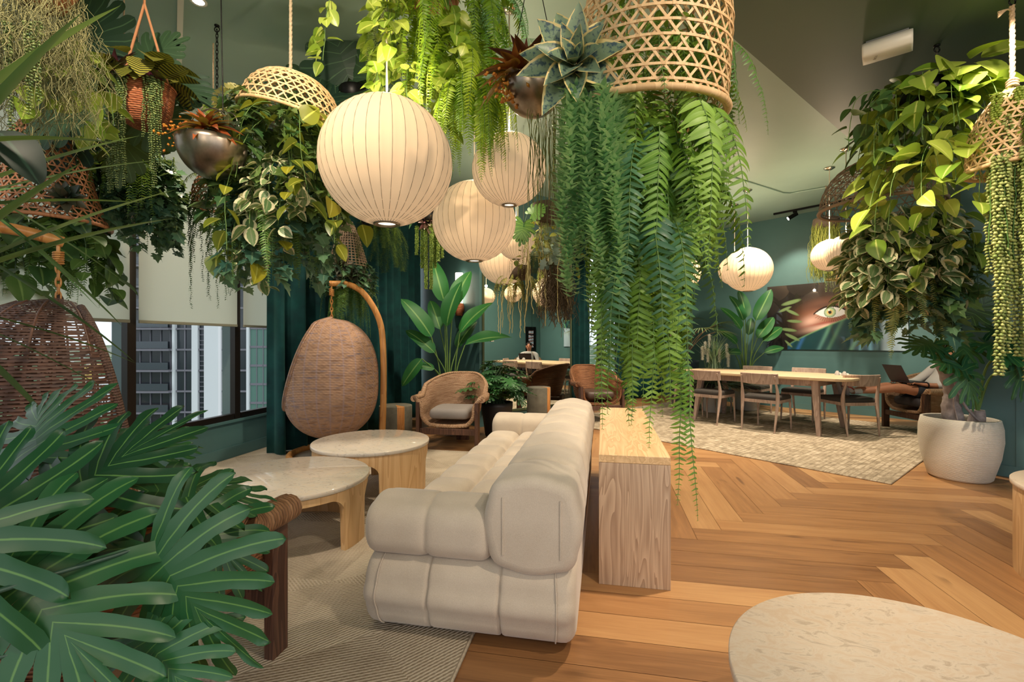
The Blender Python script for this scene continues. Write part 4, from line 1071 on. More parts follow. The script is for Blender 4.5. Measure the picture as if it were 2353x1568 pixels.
# K: the big cane bell with ferns, near centre right
t=hang('big cane bell basket nearest us, spilling long bright ferns over the console',1487,262,1.85)
pr=lambda q:(.05+.222*math.sin(PI/2*min(1,q*1.75))**.8+.018*q,.64*(1-q))
basket(t,pr,30,.30,np.linspace(.10,.96,13),BAMBOO,.0085,.013)
for o in t.children: o.rotation_euler=(.16,.03,0)
L=MB();S=MB()
fern(L,S,(.04,.02,.02),26,.17,(.4,.65),(-.7,.0),2.6,.10,20,1.0)
fern(L,S,(.01,.0,-.22),34,.17,(.38,.58),(-.9,-.1),2.6,.10,20,1.0)
fern(L,S,(-.02,0,-.48),34,.14,(.3,.5),(-1.0,-.2),2.8,.095,19,1.0)
fern(L,S,(.0,0,-.75),22,.11,(.3,.48),(-1.1,-.3),2.8,.085,17,1.0)
L.build('bright_fern',LIMEF,t); S.build('fern_stem',STEM,t)
PALEF=leafmat('pale_lime_fern',srgb(84,138,48),srgb(154,194,86),vein=srgb(166,198,104),trans=.3,rough=.45)
def trailing(x,y,z0,az,l,el,g,p,n,roll,wide):
    L=MB();S=MB(); frond(L,S,(x,y,z0),az,l,el,g,p,n,roll,wide=wide); o=L.build('trailing_frond',PALEF,t); S.build('frond_stem',STEM,o)
for x,y,z0,l,p in ((.12,-.05,-.85,.66,.06),(.15,-.1,-.95,.60,.05),(.04,-.06,-.85,.45,.06),(-.16,-.05,-.55,.58,.055),(-.17,-.1,-.7,.52,.05),(.22,0,-.35,.40,.05),(-.04,.0,-.8,.42,.06)):
    trailing(x-.03,y,z0,rng.uniform(-2.0,-1.1),l,-1.3,3,p,int(l*52),rng.normal(0,.4),1.15)
for x,y,z0,l in ((.10,-.20,.0,.70),(.17,-.16,-.25,.42),(-.02,-.22,-.15,.55),(.20,-.10,-.05,.5),(.07,-.2,-.45,.5),(-.06,-.18,-.3,.5),(.14,-.1,-.05,.6),(.03,-.2,-.1,.5)):
    trailing(x,y,z0,-PI/2+rng.normal(0,.7),l,rng.uniform(-1.2,-.6),2.6,.095,int(l*40),rng.normal(0,.5),1.05)
L=MB();S=MB(); fern(L,S,(-.04,-.08,-.1),10,.16,(.4,.6),(-.9,-.2),2.6,.09,20,1.0); fern(L,S,(-.02,-.06,-.45),10,.16,(.4,.6),(-1.0,-.3),2.6,.085,20,1.0)
L.build('blue_green_fern',leafmat('teal_fern',srgb(44,96,66),srgb(86,134,92),trans=.25),t); S.build('fern_stem',STEM,t)
L=MB();S=MB(); fern(L,S,(0,0,.25),22,.13,(.3,.5),(-.2,.5),2.2,.06,22); cascade(L,S,'oval',(0,0,.45),16,.10,(.3,.5),.035,.05)
L.build('inner_foliage',LIMEF,t); S.build('inner_stem',STEM,t)
L=MB()
for i in range(40):
    a=rng.uniform(0,2*PI); r=.115*math.sqrt(rng.random()); strand(L,None,(-.235+r*math.cos(a),-.15+r*math.sin(a),-.03+rng.uniform(-.06,.04)),rng.uniform(.35,.72),.017,.042,4,'needle',down=-.45,taper=.9,sway=.07,wide=2.4)
L.build('rosemary_trailer',ROSE,t)
L=MB();S=MB(); fern(L,S,(.27,.12,.38),16,.05,(.3,.6),(-.8,.1),2.6,.05,26); L.build('side_fern',MIDF,t); S.build('fern_stem',STEM,t)
L=MB(); A=np.array([-.305,-.16,.10]); rosette(L,'succ',A,24,.22,(-.2,-1,.12),1.35,-.12,.98,.06,.42); L.build('striped_agave',AGAVE,t)
# agave rosette + bromeliad bowl (J)
t=hang('steel bowl planter of red bromeliads and pale begonia leaves beside the big bell basket',1225,225,2.25)
mb=MB(); th=np.linspace(0,PI/2,12); lathe(mb,[(.145*math.cos(q)+.0,-.145*math.sin(q)+.06) for q in th],40); solid(mb.build('steel_bowl',STEEL,t),.004)
mb=MB()
for x in (-.12,.13): tube(mb,[(x,0,.06),(x*.3,0,.5),(0,0,.9)],.0022,5)
mb.build('hanging_wire',DARKM,t)
L=MB(); rosette(L,'brom',(-.07,-.03,.10),26,.23,(-.35,-.3,1),1.4,-.1,1.2); L.build('red_bromeliad',BROMR,t)
L=MB(); rosette(L,'brom',(-.03,.03,.14),20,.24,(-.1,.2,1),1.5,.2,1.1); L.build('maroon_bromeliad',BROMD,t)
L=MB(); inst(L,'begonia',[(-.02,.08,.16),(.10,.05,.18),(.02,.1,.2),(.16,.0,.12),(-.08,.08,.12)],[(-.5,.1,.75),(.45,-.1,.85),(-.1,.2,1),(.9,-.3,.4),(-.9,0,.4)],[(.2,-1,.3),(-.2,-1,.2),(.1,-1,.2),(0,-.8,.5),(.1,-.8,.5)],np.array([.24,.27,.25,.2,.18])); L.build('begonia_leaves',BEGO,t)
L=MB(); n=60; inst(L,'bead',rng.normal(0,1,(n,3))*[.04,.03,.05]+[-.13,-.08,.0],rng.normal(0,1,(n,3))-[0,0,.8],(0,0,1),.028); L.build('orange_berries',ORANGE,t)
L=MB(); moss(L,(.06,0,-.08),46,.10,(.25,.58),.0021,.10,12); L.build('trailing_stems',leafmat('rhipsalis',srgb(104,120,56),srgb(150,156,84),trans=.1),t)
# I: central pothos and bright fern
t=hang('tall hanging mass of bright ferns and pale pothos between the lanterns at the top',1000,40,2.75)
k=2.75/FPX
L=MB();S=MB()
fern(L,S,(.13,0,.10),34,.16,(.45,.7),(-.1,.5),2.6,.075,34)
fern(L,S,(.15,0,-.15),40,.15,(.45,.7),(-.3,.3),2.6,.075,34)
fern(L,S,(.2,-.02,-.42),30,.13,(.3,.55),(-.6,.1),2.8,.06,30)
for x,z0,l in ((.28,-.45,.55),(.20,-.4,.45),(.12,-.4,.4),(.33,-.5,.35)): frond(L,S,(x,-.08,z0),-PI/2,l,-1.2,3,.07,int(l*70))
L.build('bright_fern',LIMEY,t); S.build('fern_stem',STEM,t)
L=MB();S=MB(); cascade(L,S,'heart',(-.15,0,.20),18,.10,(.3,.9),.055,.10,.2,3,2); cascade(L,S,'heart',(-.17,.05,-.25),10,.1,(.3,.5),.05,.10,.2,3,2); L.build('pale_pothos',POTH,t); S.build('pothos_vine',STEM,t)
L=MB()
for i in range(4): strand(L,None,(-.36+.02*i,-.05+.02*i,.22),rng.uniform(.4,.55),.011,.026,4,'needle',down=.3,sway=.03,wide=1.8)
L.build('silver_trailer',leafmat('silver_needles',srgb(150,166,120),srgb(190,200,156)),t)
L=MB();S=MB(); fern(L,S,(.34,-.02,.1),16,.08,(.3,.6),(-.5,.3),2.6,.05,30); L.build('blue_fern',ROSE,t); S.build('fern_stem',STEM,t)
mb=MB(); lathe(mb,[(0,.04),(.12,.05),(.15,.14),(.15,.26)],24); mb.build('planter_pot',BAMBOOD,t); rope(t,.26,H-t.location.z,.006)
# monstera behind the lanterns
def monstera(label,px,py,d,leaves,rot=0,mat=MONST,tpl='monst',stem=STEMD,pot=.0):
    t=hang(label,px,py,d); L=MB();S=MB()
    for x,y,z,dx,dy,dz,s,nx,ny,nz in leaves:
        inst(L,tpl,(x,y,z),(dx,dy,dz),(nx,ny,nz),s,1.0); tube(S,spline([(0,0,-.05),(x*.5,y*.5,z*.5+.04),(x,y,z)],10),.004,5)
    L.build('monstera_leaf' if tpl=='monst' else 'leaf_spray',mat,t); S.build('leaf_stalk',stem,t)
    if pot: 
        mb=MB(); lathe(mb,[(0,-.14),(.09,-.14),(.12,-.02),(.11,.0)],20); mb.build('planter_pot',DARKM,t); rope(t,-.02,H-t.location.z,.005)
    return t
monstera('dark monstera hanging behind the biggest lantern against the pale ceiling',815,205,3.6,[(-.03,-.05,.06,-.25,-.2,.8,.62,0,-1,-.1),(.12,-.1,.02,.5,-.3,.5,.5,-.1,-1,.1),(-.14,-.05,-.02,-.9,-.2,.25,.56,0,-.9,.5),(.05,.1,.1,.2,.3,.9,.4,0,-1,.1),(.0,-.1,-.08,.1,-.5,-.7,.42,0,-1,.3),(-.1,-.08,-.08,-.6,-.3,-.6,.5,0,-1,.3)],pot=1)
monstera('large dark monstera leaves above the wicker basket at the upper left',285,150,2.95,[(-.10,-.05,.06,-.35,-.1,.9,.50,.1,-1,-.1),(.20,-.1,-.04,.75,-.1,.5,.32,-.1,-1,0),(-.2,0,-.1,-.9,-.2,.2,.45,0,-.9,.4),(-.1,-.1,-.25,-.5,-.4,-.6,.5,.1,-1,.4),(.15,0,-.3,.7,-.3,-.55,.42,0,-1,.4),(.28,-.05,-.12,.85,-.2,-.35,.4,0,-.8,.6),(0,.1,-.35,-.1,-.4,-.9,.45,0,-1,.3),(-.28,.0,-.4,-.6,-.2,-.7,.42,0,-1,.3)],pot=1)
monstera('single green monstera cutting hanging in front of the small lantern',1203,512,4.9,[(.0,0,.0,-.15,-.2,-.95,.26,.1,-1,0),(.08,.06,.1,.5,-.2,.3,.2,0,-1,.3)],mat=leafmat('green_monstera',srgb(34,88,40),srgb(60,120,50),vein=srgb(120,160,80)),pot=0)
t=[o for o in bpy.data.objects if o.get('label','').startswith('single green monstera')][0]; mb=MB(); tube(mb,[(0,0,-.05),(0,0,H-t.location.z)],.002,4); mb.build('hanging_thread',STEMB,t)
# A: spanish moss top left with pothos behind
t=hang('spanish moss curtain hanging in the top left corner over pale pothos leaves',78,40,1.95)
L=MB(); moss(L,(0,0,.12),330,.17,(.35,.62),.0011,.55,16,.08); moss(L,(.03,-.03,-.05),170,.20,(.2,.36),.0011,.6,14,.08); L.build('moss_strands',MOSS,t)
L=MB();S=MB(); cascade(L,S,'heart',(-.16,.16,.02),12,.12,(.25,.45),.06,.11,.0); L.build('pale_pothos',POTH,t); S.build('pothos_vine',STEM,t)
L=MB()
for x,l in ((.02,.52),(.10,.35),(.14,.30)): strand(L,None,(x,-.12,-.1),l,.012,.022,3,'bead',sway=.03)
L.build('string_of_pearls',PEARLD,t)
mb=MB(); lathe(mb,[(0,.05),(.1,.07),(.14,.15),(.14,.25)],24); mb.build('planter_pot',BAMBOOD,t); rope(t,.25,H-t.location.z,.006)
# B: left bell basket
t=hang('brown cane bell basket with wide flared rim at the left edge over dark foliage',108,515,2.95)
pr=lambda q:(.04+.165*math.sin(PI/2*min(1,q*2.2))**.9+.11*max(0,q-.35)**1.8*2.0,.70*(1-q))
basket(t,pr,32,.28,np.linspace(.08,.95,16),BAMBOOD,.008,.012)
L=MB();S=MB(); cascade(L,S,'heart',(0,0,.05),26,.17,(.3,.55),.065,.15,-.1,3); L.build('dark_foliage',POTHD,t); S.build('foliage_vine',STEMD,t)
L=MB();S=MB(); fern(L,S,(.02,0,-.02),26,.19,(.3,.55),(-.6,.0),2.6,.065,28); L.build('green_fern',MIDF,t); S.build('fern_stem',STEM,t)
L=MB()
for i in range(12): strand(L,None,(rng.uniform(.0,.22),rng.uniform(-.15,.1),-.02),rng.uniform(.3,.5),.013,.035,4,'needle',sway=.05,wide=1.8)
L.build('trailing_needles',MIDF,t)
L=MB(); rosette(L,'succ',(.235,-.12,.13),24,.115,(.5,-.8,.25),1.4,-.1); L.build('succulent_rosette',SUCC,t)
L=MB();S=MB(); cascade(L,S,'oval',(0,0,.5),14,.10,(.2,.4),.04,.06,-.2); L.build('inner_foliage',DARKF,t); S.build('inner_stem',STEMD,t)
mb=MB(); lathe(mb,[(0,.70),(.03,.71),(.045,.74),(.02,.78)],16); mb.build('basket_knob',BAMBOOD,t); rope(t,.77,H-t.location.z,.007)
# C: wicker basket with croton
t=hang('reddish wicker basket planter of striped croton and trailing string of pearls',332,240,2.62)
mb=MB(); lathe(mb,[(.002,-.13),(.07,-.125),(.105,-.10),(.125,-.03),(.135,.05),(.14,.10)],48); solid(mb.build('wicker_basket',BASKW,t),.006)
mb=MB(); ring(mb,.14,.10,.009); mb.build('basket_rim',BASKW,t)
L=MB(); a=np.arange(32)*2.4; r=.10+.05*rng.random(32); O=np.stack([r*np.cos(a),r*np.sin(a),.12+.09*rng.random(32)],1); D=np.stack([np.cos(a),np.sin(a),rng.uniform(-1.3,.5,32)],1); inst(L,'oval',O,D,np.stack([np.cos(a)*.5,np.sin(a)*.5,1+0*a],1),rng.uniform(.13,.19,32),1.15); L.build('croton_leaves',CROT,t)
L=MB(); rosette(L,'brom',(-.12,-.02,.17),18,.17,(-.6,-.3,.8),1.4,-.1,1.1); rosette(L,'brom',(-.02,.08,.2),14,.15,(-.2,.3,1),1.4,.2,1.1); L.build('maroon_bromeliad',leafmat('purple_bromeliad',srgb(74,30,48),srgb(104,48,66),trans=.12),t)
L=MB()
for i in range(22):
    x=(-.135,-.02,.12)[i%3]+rng.normal(0,.013); strand(L,None,(x,-math.sqrt(max(.002,.0225-x*x)),.10),rng.uniform(.3,.62),.012,.02,3,'bead',sway=.02,down=.7)
L.build('string_of_pearls',PEARLD,t)
mb=MB()
for s,y in ((-1,0),(1,.0)): tube(mb,[(s*.135+0,y,.10),(0.0,0,.56),(.0,0,.75)],.007,6)
mb.build('rope_sling',plain('tan_cord',srgb(170,118,80),.9),t); rope(t,.72,H-t.location.z,.008,plain('tan_rope',srgb(170,118,80),.9))
# D: ivy and fern below
t=hang('hanging mass of blue green ivy and small ferns below the wicker basket',316,395,3.4)
L=MB();S=MB(); cascade(L,S,'ivy',(.0,0,.10),34,.15,(.35,.66),.042,.085,-.1,3,2); cascade(L,S,'ivy',(0,0,-.15),22,.13,(.25,.45),.04,.08,-.1,3,2); L.build('blue_ivy',IVYB,t); S.build('ivy_vine',STEMD,t)
L=MB();S=MB(); fern(L,S,(.0,-.14,.10),34,.15,(.3,.62),(-.6,.1),2.6,.055,26); L.build('green_fern',LIMEF,t); S.build('fern_stem',STEM,t)
L=MB()
for i in range(10): strand(L,None,(rng.uniform(0,.28),rng.uniform(-.15,.1),.1),rng.uniform(.3,.5),.014,.05,3,'needle',down=.9,sway=.05)
L.build('grassy_trailer',DARKF,t)
mb=MB(); lathe(mb,[(0,.06),(.13,.07),(.16,.16),(.16,.26)],24); mb.build('planter_pot',DARKM,t); rope(t,.26,H-t.location.z,.006)
# E: steel bowl with bromeliad
t=hang('hanging steel bowl with rust coloured bromeliads beside the leafy cane dome',487,345,2.5)
mb=MB(); th=np.linspace(0,PI/2,12); lathe(mb,[(.165*math.cos(q)*1.0,-.19*math.sin(q)+.04) for q in th],40); solid(mb.build('steel_bowl',STEEL,t),.004)
mb=MB()
for k in range(3): tube(mb,spline([(-.15+.05*k,.05*k,.05),(-.10+.05*k,.04*k,.17+.02*k),(.02+.03*k,.03*k,.22-.0*k),(.12,.03*k,.12)],16),.004,5)
mb.build('bowl_handle',STEEL,t)
L=MB(); rosette(L,'brom',(.01,-.05,.09),28,.19,(0,-.45,1),1.45,-.15,1.2); L.build('rust_bromeliad',BROMR,t)
L=MB(); rosette(L,'brom',(.05,.05,.10),16,.17,(.2,.2,1),1.45,.3,1.4); L.build('cream_bromeliad',BEGO,t)
L=MB(); n=70; inst(L,'bead',rng.normal(0,1,(n,3))*[.045,.03,.045]+[-.13,-.06,.06],rng.normal(0,1,(n,3)),(0,0,1),.024); L.build('orange_berries',ORANGE,t)
mb=MB(); tube(mb,[(-.0,.1,.12),(-.02,.1,H-t.location.z)],.0035,5); mb.build('hanging_cable',DARKM,t); hook(t,H-t.location.z,-.02,.1)
# lit yellow fern on a chain
t=hang('small yellow flowering clump hanging from a steel chain, lit by the ceiling lamp',505,252,3.35)
L=MB();S=MB(); fern(L,S,(0,0,-.02),22,.06,(.1,.2),(-.3,1.0),2,.03,18); L.build('yellow_fern',LIMEY,t); S.build('fern_stem',STEM,t)
mb=MB(); chain_links(mb,(-.02,0,.02),(-.02,0,H-t.location.z-.03),.011,.003); mb.build('chain',DARKM,t); hook(t,H-t.location.z,-.02,0)
# F: cane dome with ivy and golden pothos
t=hang('tilted cane dome basket full of ivy and golden pothos left of the biggest lantern',668,275,2.92)
pr=lambda q:(.02+.27*math.sin(PI/2*q)**.8,.26*math.cos(PI/2*q)**1.0)
B=basket(t,pr,32,.20,np.linspace(.16,.95,8),BAMBOO,.008,.011)
for o in t.children: o.rotation_euler=(.05,.22,0)
L=MB();S=MB(); cascade(L,S,'ivy',(-.05,0,-.02),30,.20,(.4,.8),.05,.10,.0,3,2); cascade(L,S,'ivy',(-.10,.0,.12),24,.17,(.1,.22),.045,.085,.4,2,2,dz=.08); L.build('dark_ivy',IVY,t); S.build('ivy_vine',STEMD,t)
L=MB();S=MB(); cascade(L,S,'ivy',(-.05,.02,-.45),26,.20,(.3,.65),.05,.10,-.1,3,2); L.build('blue_ivy',IVYB,t); S.build('ivy_vine',STEMD,t)
L=MB();S=MB(); cascade(L,S,'heart',(.10,-.14,-.06),8,.14,(.5,1.0),.095,.115,.0,3,1,azr=(-2.4,.2)); cascade(L,S,'heart',(-.16,-.1,-.5),4,.10,(.3,.5),.10,.12,-.2,3,1,azr=(-2.4,-.4)); L.build('golden_pothos',POTHG,t); S.build('pothos_vine',STEM,t)
L=MB();S=MB(); cascade(L,S,'oval',(.06,-.20,-.36),7,.10,(.3,.5),.042,.10,-.1,3,2,1.15,azr=(-2.6,-.4)); cascade(L,S,'oval',(-.16,-.1,-.7),5,.08,(.2,.35),.05,.10,-.2,3,1,1.15); L.build('variegated_leaves',VARIE,t); S.build('variegated_stem',STEM,t)
L=MB();S=MB(); fern(L,S,(-.05,-.08,-.55),16,.2,(.3,.6),(-.8,0),2.8,.05,30); L.build('trailing_fern',MIDF,t); S.build('fern_stem',STEM,t)
L=MB(); n=230; q=nrmz(rng.normal(0,1,(n,3))); inst(L,'oval',q*[.085,.06,.10]+[-.33,-.06,.06],q,(0.1,.2,1),.032,1.5); L.build('cream_flower_cluster',FLOWER,t)
rope(t,.265,H-t.location.z,.010,plain('pale_rope',srgb(206,186,156),.9,noise=.2,nscale=120))
# G: small bell with strings
t=hang('small brown cane bell basket trailing long dark strings in front of the middle blind',490,478,3.55)
pr=lambda q:(.05+.085*math.sin(PI/2*min(1,q*1.6))**.8,.27*(1-q))
basket(t,pr,22,.22,np.linspace(.1,.95,8),BAMBOOD,.007,.009)
L=MB()
for i in range(34):
    a=rng.uniform(0,2*PI); r=.17*math.sqrt(rng.random()); strand(L,None,(r*math.cos(a)*1.1,r*math.sin(a),rng.uniform(-.05,.12)),rng.uniform(.25,.80),.014,.03,3,'needle',down=.5,sway=.02,wide=2.4)
L.build('string_trailer',leafmat('dark_string',srgb(30,66,44),srgb(62,98,60),spec=.1),t)
L=MB();S=MB(); fern(L,S,(.05,0,.2),12,.1,(.2,.4),(-.4,.3),2.6,.035,24); L.build('thin_fern',DARKF,t); S.build('fern_stem',STEMD,t)
rope(t,.27,H-t.location.z,.005)
# H: fish trap basket
t=hang('tall grey fish trap basket with dark rosettes and ferns above the egg chair',800,615,5.2)
pr=lambda q:(.03+.185*q**.75,.52*(1-q))
mb=MB()
kagome(mb,pr,30,.0,np.linspace(.04,.98,17),.009,.003,False,16); mb.build('woven_basket',plain('weathered_cane',srgb(150,128,108),.8),t,False)
L=MB()
for x,y,z,s in ((-.02,-.2,.0,.14),(.09,-.18,-.1,.15),(-.09,-.18,-.02,.11),(.18,-.12,-.15,.12),(-.02,-.2,.18,.08),(.03,-.19,-.16,.13)): rosette(L,'succ',(x,y,z),22,s,(x,-1,.3),1.4,-.1)
L.build('dark_rosettes',SUCC,t)
L=MB();S=MB(); cascade(L,S,'ivy',(0,0,.02),22,.2,(.2,.4),.04,.07,.1,3,2); L.build('blue_ivy',IVYB,t); S.build('ivy_vine',STEMD,t)
L=MB();S=MB(); fern(L,S,(.02,-.02,-.15),34,.15,(.35,.72),(-1.0,-.1),2.8,.06,32); L.build('bright_fern',MIDF,t); S.build('fern_stem',STEM,t)
rope(t,.5,H-t.location.z,.006)
t=hang('feathery asparagus fern hanging below the biggest lantern before the curtain',856,525,5.0)
L=MB()
for i in range(26):
    strand(L,None,(rng.normal(0,.09)+.04,rng.normal(0,.07),.06),rng.uniform(.2,.6) if i%3 else .62,.012,.045,5,'needle',out=.2,az=rng.uniform(-.6,.6) if i%3==0 else None,down=.1,sway=.12,g=3,taper=.9)
L.build('asparagus_fronds',DARKF,t); mb=MB(); lathe(mb,[(0,-.02),(.08,-.01),(.11,.05),(.11,.12)],20); mb.build('planter_pot',DARKM,t); rope(t,.1,H-t.location.z,.005)
# O: donkey tails with pink rosette
t=hang('pink rosette planter with thick green donkey tails beside the curtain edge',982,520,4.7)
L=MB()
for x,y,l in ((-.10,-.02,.28),(-.06,.05,.40),(-.01,-.04,.62),(.03,.02,.62),(.07,.04,.40),(.11,.0,.34),(.05,-.08,.35),(.14,.05,.3),(-.03,.08,.45)):
    strand(L,None,(x,y,.0),l,.010,.030,5,'bead',down=.6,sway=.01,taper=.8)
L.build('donkey_tails',TAIL,t)
L=MB(); rosette(L,'succ',(.02,-.06,.02),24,.13,(.1,-.9,.4),1.4,-.1,.8); L.build('pink_rosette',leafmat('pink_rosette',srgb(110,60,70),srgb(120,110,90)),t)
L=MB(); rosette(L,'succ',(-.13,-.04,.03),14,.08,(-.6,-.6,.5),1.4,-.1,.8); L.build('grey_rosette',ROSE,t)
mb=MB(); lathe(mb,[(0,-.01),(.09,.0),(.12,.06),(.12,.14)],20); mb.build('planter_pot',DARKM,t); rope(t,.12,H-t.location.z,.005)
# N: aerial roots near the mirror
t=hang('hanging tangle of pale aerial roots and brown fibre in front of the mirror',1262,600,5.2)
L=MB()
for i in range(20):
    x=rng.choice([-.24,-.17,-.1,-.03,.06,.12,.15,.2]); moss(L,(x,rng.normal(0,.08),.42),1,.01,(.7,1.12),.006,.13,26)
L.build('aerial_roots',ROOTM,t)
L=MB(); moss(L,(.08,.06,-.12),500,.14,(.25,.5),.0028,.6,12,.12); L.build('brown_fibre',leafmat('brown_fibre',srgb(74,60,46),srgb(110,92,70),rough=.9),t)
L=MB();S=MB(); fern(L,S,(-.1,.08,.3),24,.2,(.3,.6),(-.6,.2),2.6,.05,24); cascade(L,S,'oval',(.0,.08,.45),16,.2,(.3,.7),.06,.08); L.build('olive_foliage',MOSSG,t); S.build('foliage_stem',STEMB,t)
L=MB(); inst(L,'fan',rng.normal(0,1,(16,3))*[.06,.05,.12]+[-.02,-.1,.15],rng.normal(0,.5,(16,3))-[0,.2,.9],(0,-1,.3),.14); L.build('grey_leaves',leafmat('grey_leaf',srgb(84,104,96),srgb(120,134,116)),t)
L=MB();S=MB()
for i in range(4): strand(L,S,(-.1+.03*i,-.05,.62),.35,.012,.024,3,'bead')
L.build('yellow_strings',PEARL,t); S.build('string_stem',STEM,t)
mb=MB(); lathe(mb,[(0,.4),(.16,.42),(.2,.52),(.2,.62)],20); mb.build('planter_pot',BARK,t); rope(t,.6,H-t.location.z,.006)
# second, further tangle
t=hang('olive fern and root clump hanging behind the lowest middle lantern',1190,690,5.9)
L=MB();S=MB(); fern(L,S,(.0,0,.25),26,.25,(.25,.5),(-.6,.1),2.6,.05,22); L.build('olive_fern',MOSSG,t); S.build('fern_stem',STEMB,t)
L=MB(); moss(L,(-.05,-.1,.1),10,.2,(.3,.6),.005,.15,18); L.build('aerial_roots',ROOTM,t)
mb=MB(); lathe(mb,[(0,.25),(.14,.26),(.17,.34),(.17,.42)],20); mb.build('planter_pot',BARK,t); rope(t,.4,H-t.location.z,.005)

# L1: pothos on the right
t=hang('big lime pothos hanging from the soffit at the upper right',2135,215,3.05)
L=MB();S=MB(); cascade(L,S,'heart',(.02,0,.06),22,.15,(.3,.85),.075,.155,.15,3,1); cascade(L,S,'heart',(-.10,-.1,-.40),12,.16,(.3,.55),.075,.15,.1,3,1); 
a=rng.uniform(-2.6,-.2,14); inst(L,'heart',np.stack([.1+.2*np.cos(a),.16*np.sin(a),rng.uniform(-.1,.16,14)],1),np.stack([np.cos(a),np.sin(a)*.5,rng.uniform(-.5,.3,14)],1),np.stack([.1*np.cos(a),-.8+0*a,.6+0*a],1),rng.uniform(.19,.26,14))
L.build('lime_pothos',POTH,t); S.build('pothos_vine',STEM,t)
L=MB();S=MB(); cascade(L,S,'heart',(-.08,.08,.05),20,.15,(.3,.6),.065,.125,.2,3,1); L.build('deep_pothos',POTHD,t); S.build('pothos_vine',STEM,t)
mb=MB(); lathe(mb,[(0,-.12),(.12,-.11),(.15,-.02),(.15,.05)],24); mb.build('planter_pot',DARKM,t)
mb=MB(); tube(mb,[(.05,0,.04),(.05,0,HS-t.location.z-.03)],.004,5); mb.build('hanging_wire',STEEL,t); hook(t,HS-t.location.z,.05,0)
# L2: cane dome with hydrangea and variegated foliage
t=hang('shallow cane dome with cream hydrangea over dark variegated foliage at right',2020,478,3.9)
pr=lambda q:(.02+.40*math.sin(PI/2*q)**.85,.40*math.cos(PI/2*q))
basket(t,pr,34,.16,np.linspace(.14,.95,9),plain('greyed_cane',srgb(158,134,112),.7),.007,.013)
L=MB();S=MB(); cascade(L,S,'oval',(.08,-.08,-.08),24,.18,(.4,.75),.06,.14,-.1,3,2,1.15); cascade(L,S,'oval',(-.02,-.08,-.40),10,.12,(.3,.42),.06,.14,-.2,3,2,1.15); L.build('variegated_leaves',VARIE,t); S.build('variegated_stem',STEM,t)
L=MB();S=MB(); cascade(L,S,'ivy',(.30,.05,-.12),32,.20,(.4,.8),.055,.12,-.1,3,2); L.build('dark_ivy',IVY,t); S.build('ivy_vine',STEMD,t)
L=MB();S=MB(); cascade(L,S,'ivy',(.26,-.02,-.6),24,.2,(.3,.55),.05,.12,-.1,3,2); L.build('blue_ivy',IVYB,t); S.build('ivy_vine',STEMD,t)
L=MB();S=MB(); fern(L,S,(.15,-.05,-.5),16,.2,(.35,.6),(-1.1,-.3),2.8,.06,30); 
for x,z0,l in ((-.02,-.7,.55),(.42,-.6,.6),(.38,-.65,.45)): frond(L,S,(x,-.15,z0),-PI/2,l,-1.2,3,.085,int(l*60))
L.build('trailing_fern',leafmat('olive_fern',srgb(112,128,62),srgb(168,172,96)),t); S.build('fern_stem',STEM,t)
L=MB(); n=260; q=nrmz(rng.normal(0,1,(n,3))); inst(L,'oval',q*[.13,.10,.11]+[-.17,-.40,.20],q,(0.1,.2,1),.042,1.5); L.build('cream_flower_cluster',FLOWER,t)
L=MB();S=MB(); cascade(L,S,'heart',(-.26,-.2,.0),6,.08,(.12,.28),.075,.12,.0,3,1); cascade(L,S,'heart',(.16,-.28,-.1),8,.12,(.3,.6),.10,.14,.0,3,1); L.build('lime_pothos',POTH,t); S.build('pothos_vine',STEM,t)
rope(t,.39,HS-t.location.z-.04,.010); hook(t,HS-t.location.z)
# L3: string of bananas bell
t=hang('cane bell basket at the right edge with long pale strings of succulent beads',2326,388,2.62)
pr=lambda q:(.04+.13*math.sin(PI/2*min(1,q*1.5))**.8+.025*q,.44*(1-q))
basket(t,pr,22,.24,np.linspace(.08,.95,10),BAMBOO,.009,.012)
L=MB();S=MB()
for i in range(34):
    a=-PI/2+rng.uniform(-1.9,1.9); r=rng.uniform(.15,.24)
    x,y=r*math.cos(a),r*math.sin(a); z=(.0+.06*rng.random()) if i%5 else .25; strand(L,S,(x,y,z),rng.uniform(.55,1.1) ,.017,.030,3,'bead',down=.55,sway=.012,taper=.9)
for x,l in ((-.21,1.15),(-.16,.95),(-.10,1.05),(-.04,1.18),(.05,1.15)): strand(L,S,(x,-.12,.02),l,.017,.032,4,'bead',down=.45,sway=.01,taper=.95)
L.build('bead_strings',PEARL,t); S.build('string_stem',STEM,t)
L=MB()
for i in range(40):
    x=rng.uniform(-.12,.02); strand(L,None,(x,-.17-.03*rng.random(),.30-.9*abs(x+.05)),rng.uniform(.4,.7),.011,.024,3,'needle',down=.5,sway=.006,wide=3)
L.build('dense_strings',TAIL,t)
L=MB()
for x,y,z,l in ((-.07,-.10,.40,.17),(.03,-.12,.44,.19),(.11,-.1,.42,.2),(-.15,-.06,.38,.30),(-.02,0,.44,.1)): strand(L,None,(x,y,z),l,.012,.034,6,'bead',down=.3,sway=.03)
L.build('donkey_tails',leafmat('lime_tail',srgb(130,156,54),srgb(178,190,84),trans=.1),t)
L=MB(); moss(L,(-.17,-.1,.0),12,.06,(.3,.5),.004,.10,16); L.build('trailing_stems',MIDF,t)
rope(t,.44,HS-t.location.z-.05,.013)
mb=MB(); 
for k in range(4): tube(mb,spline([(0,0,HS-t.location.z-.08),(-.05,-.02,HS-t.location.z-.085),(-.10,-.02,HS-t.location.z-.10-.01*k)],8),.004,5)
mb.build('rope_end',ROPEM,t); hook(t,HS-t.location.z)
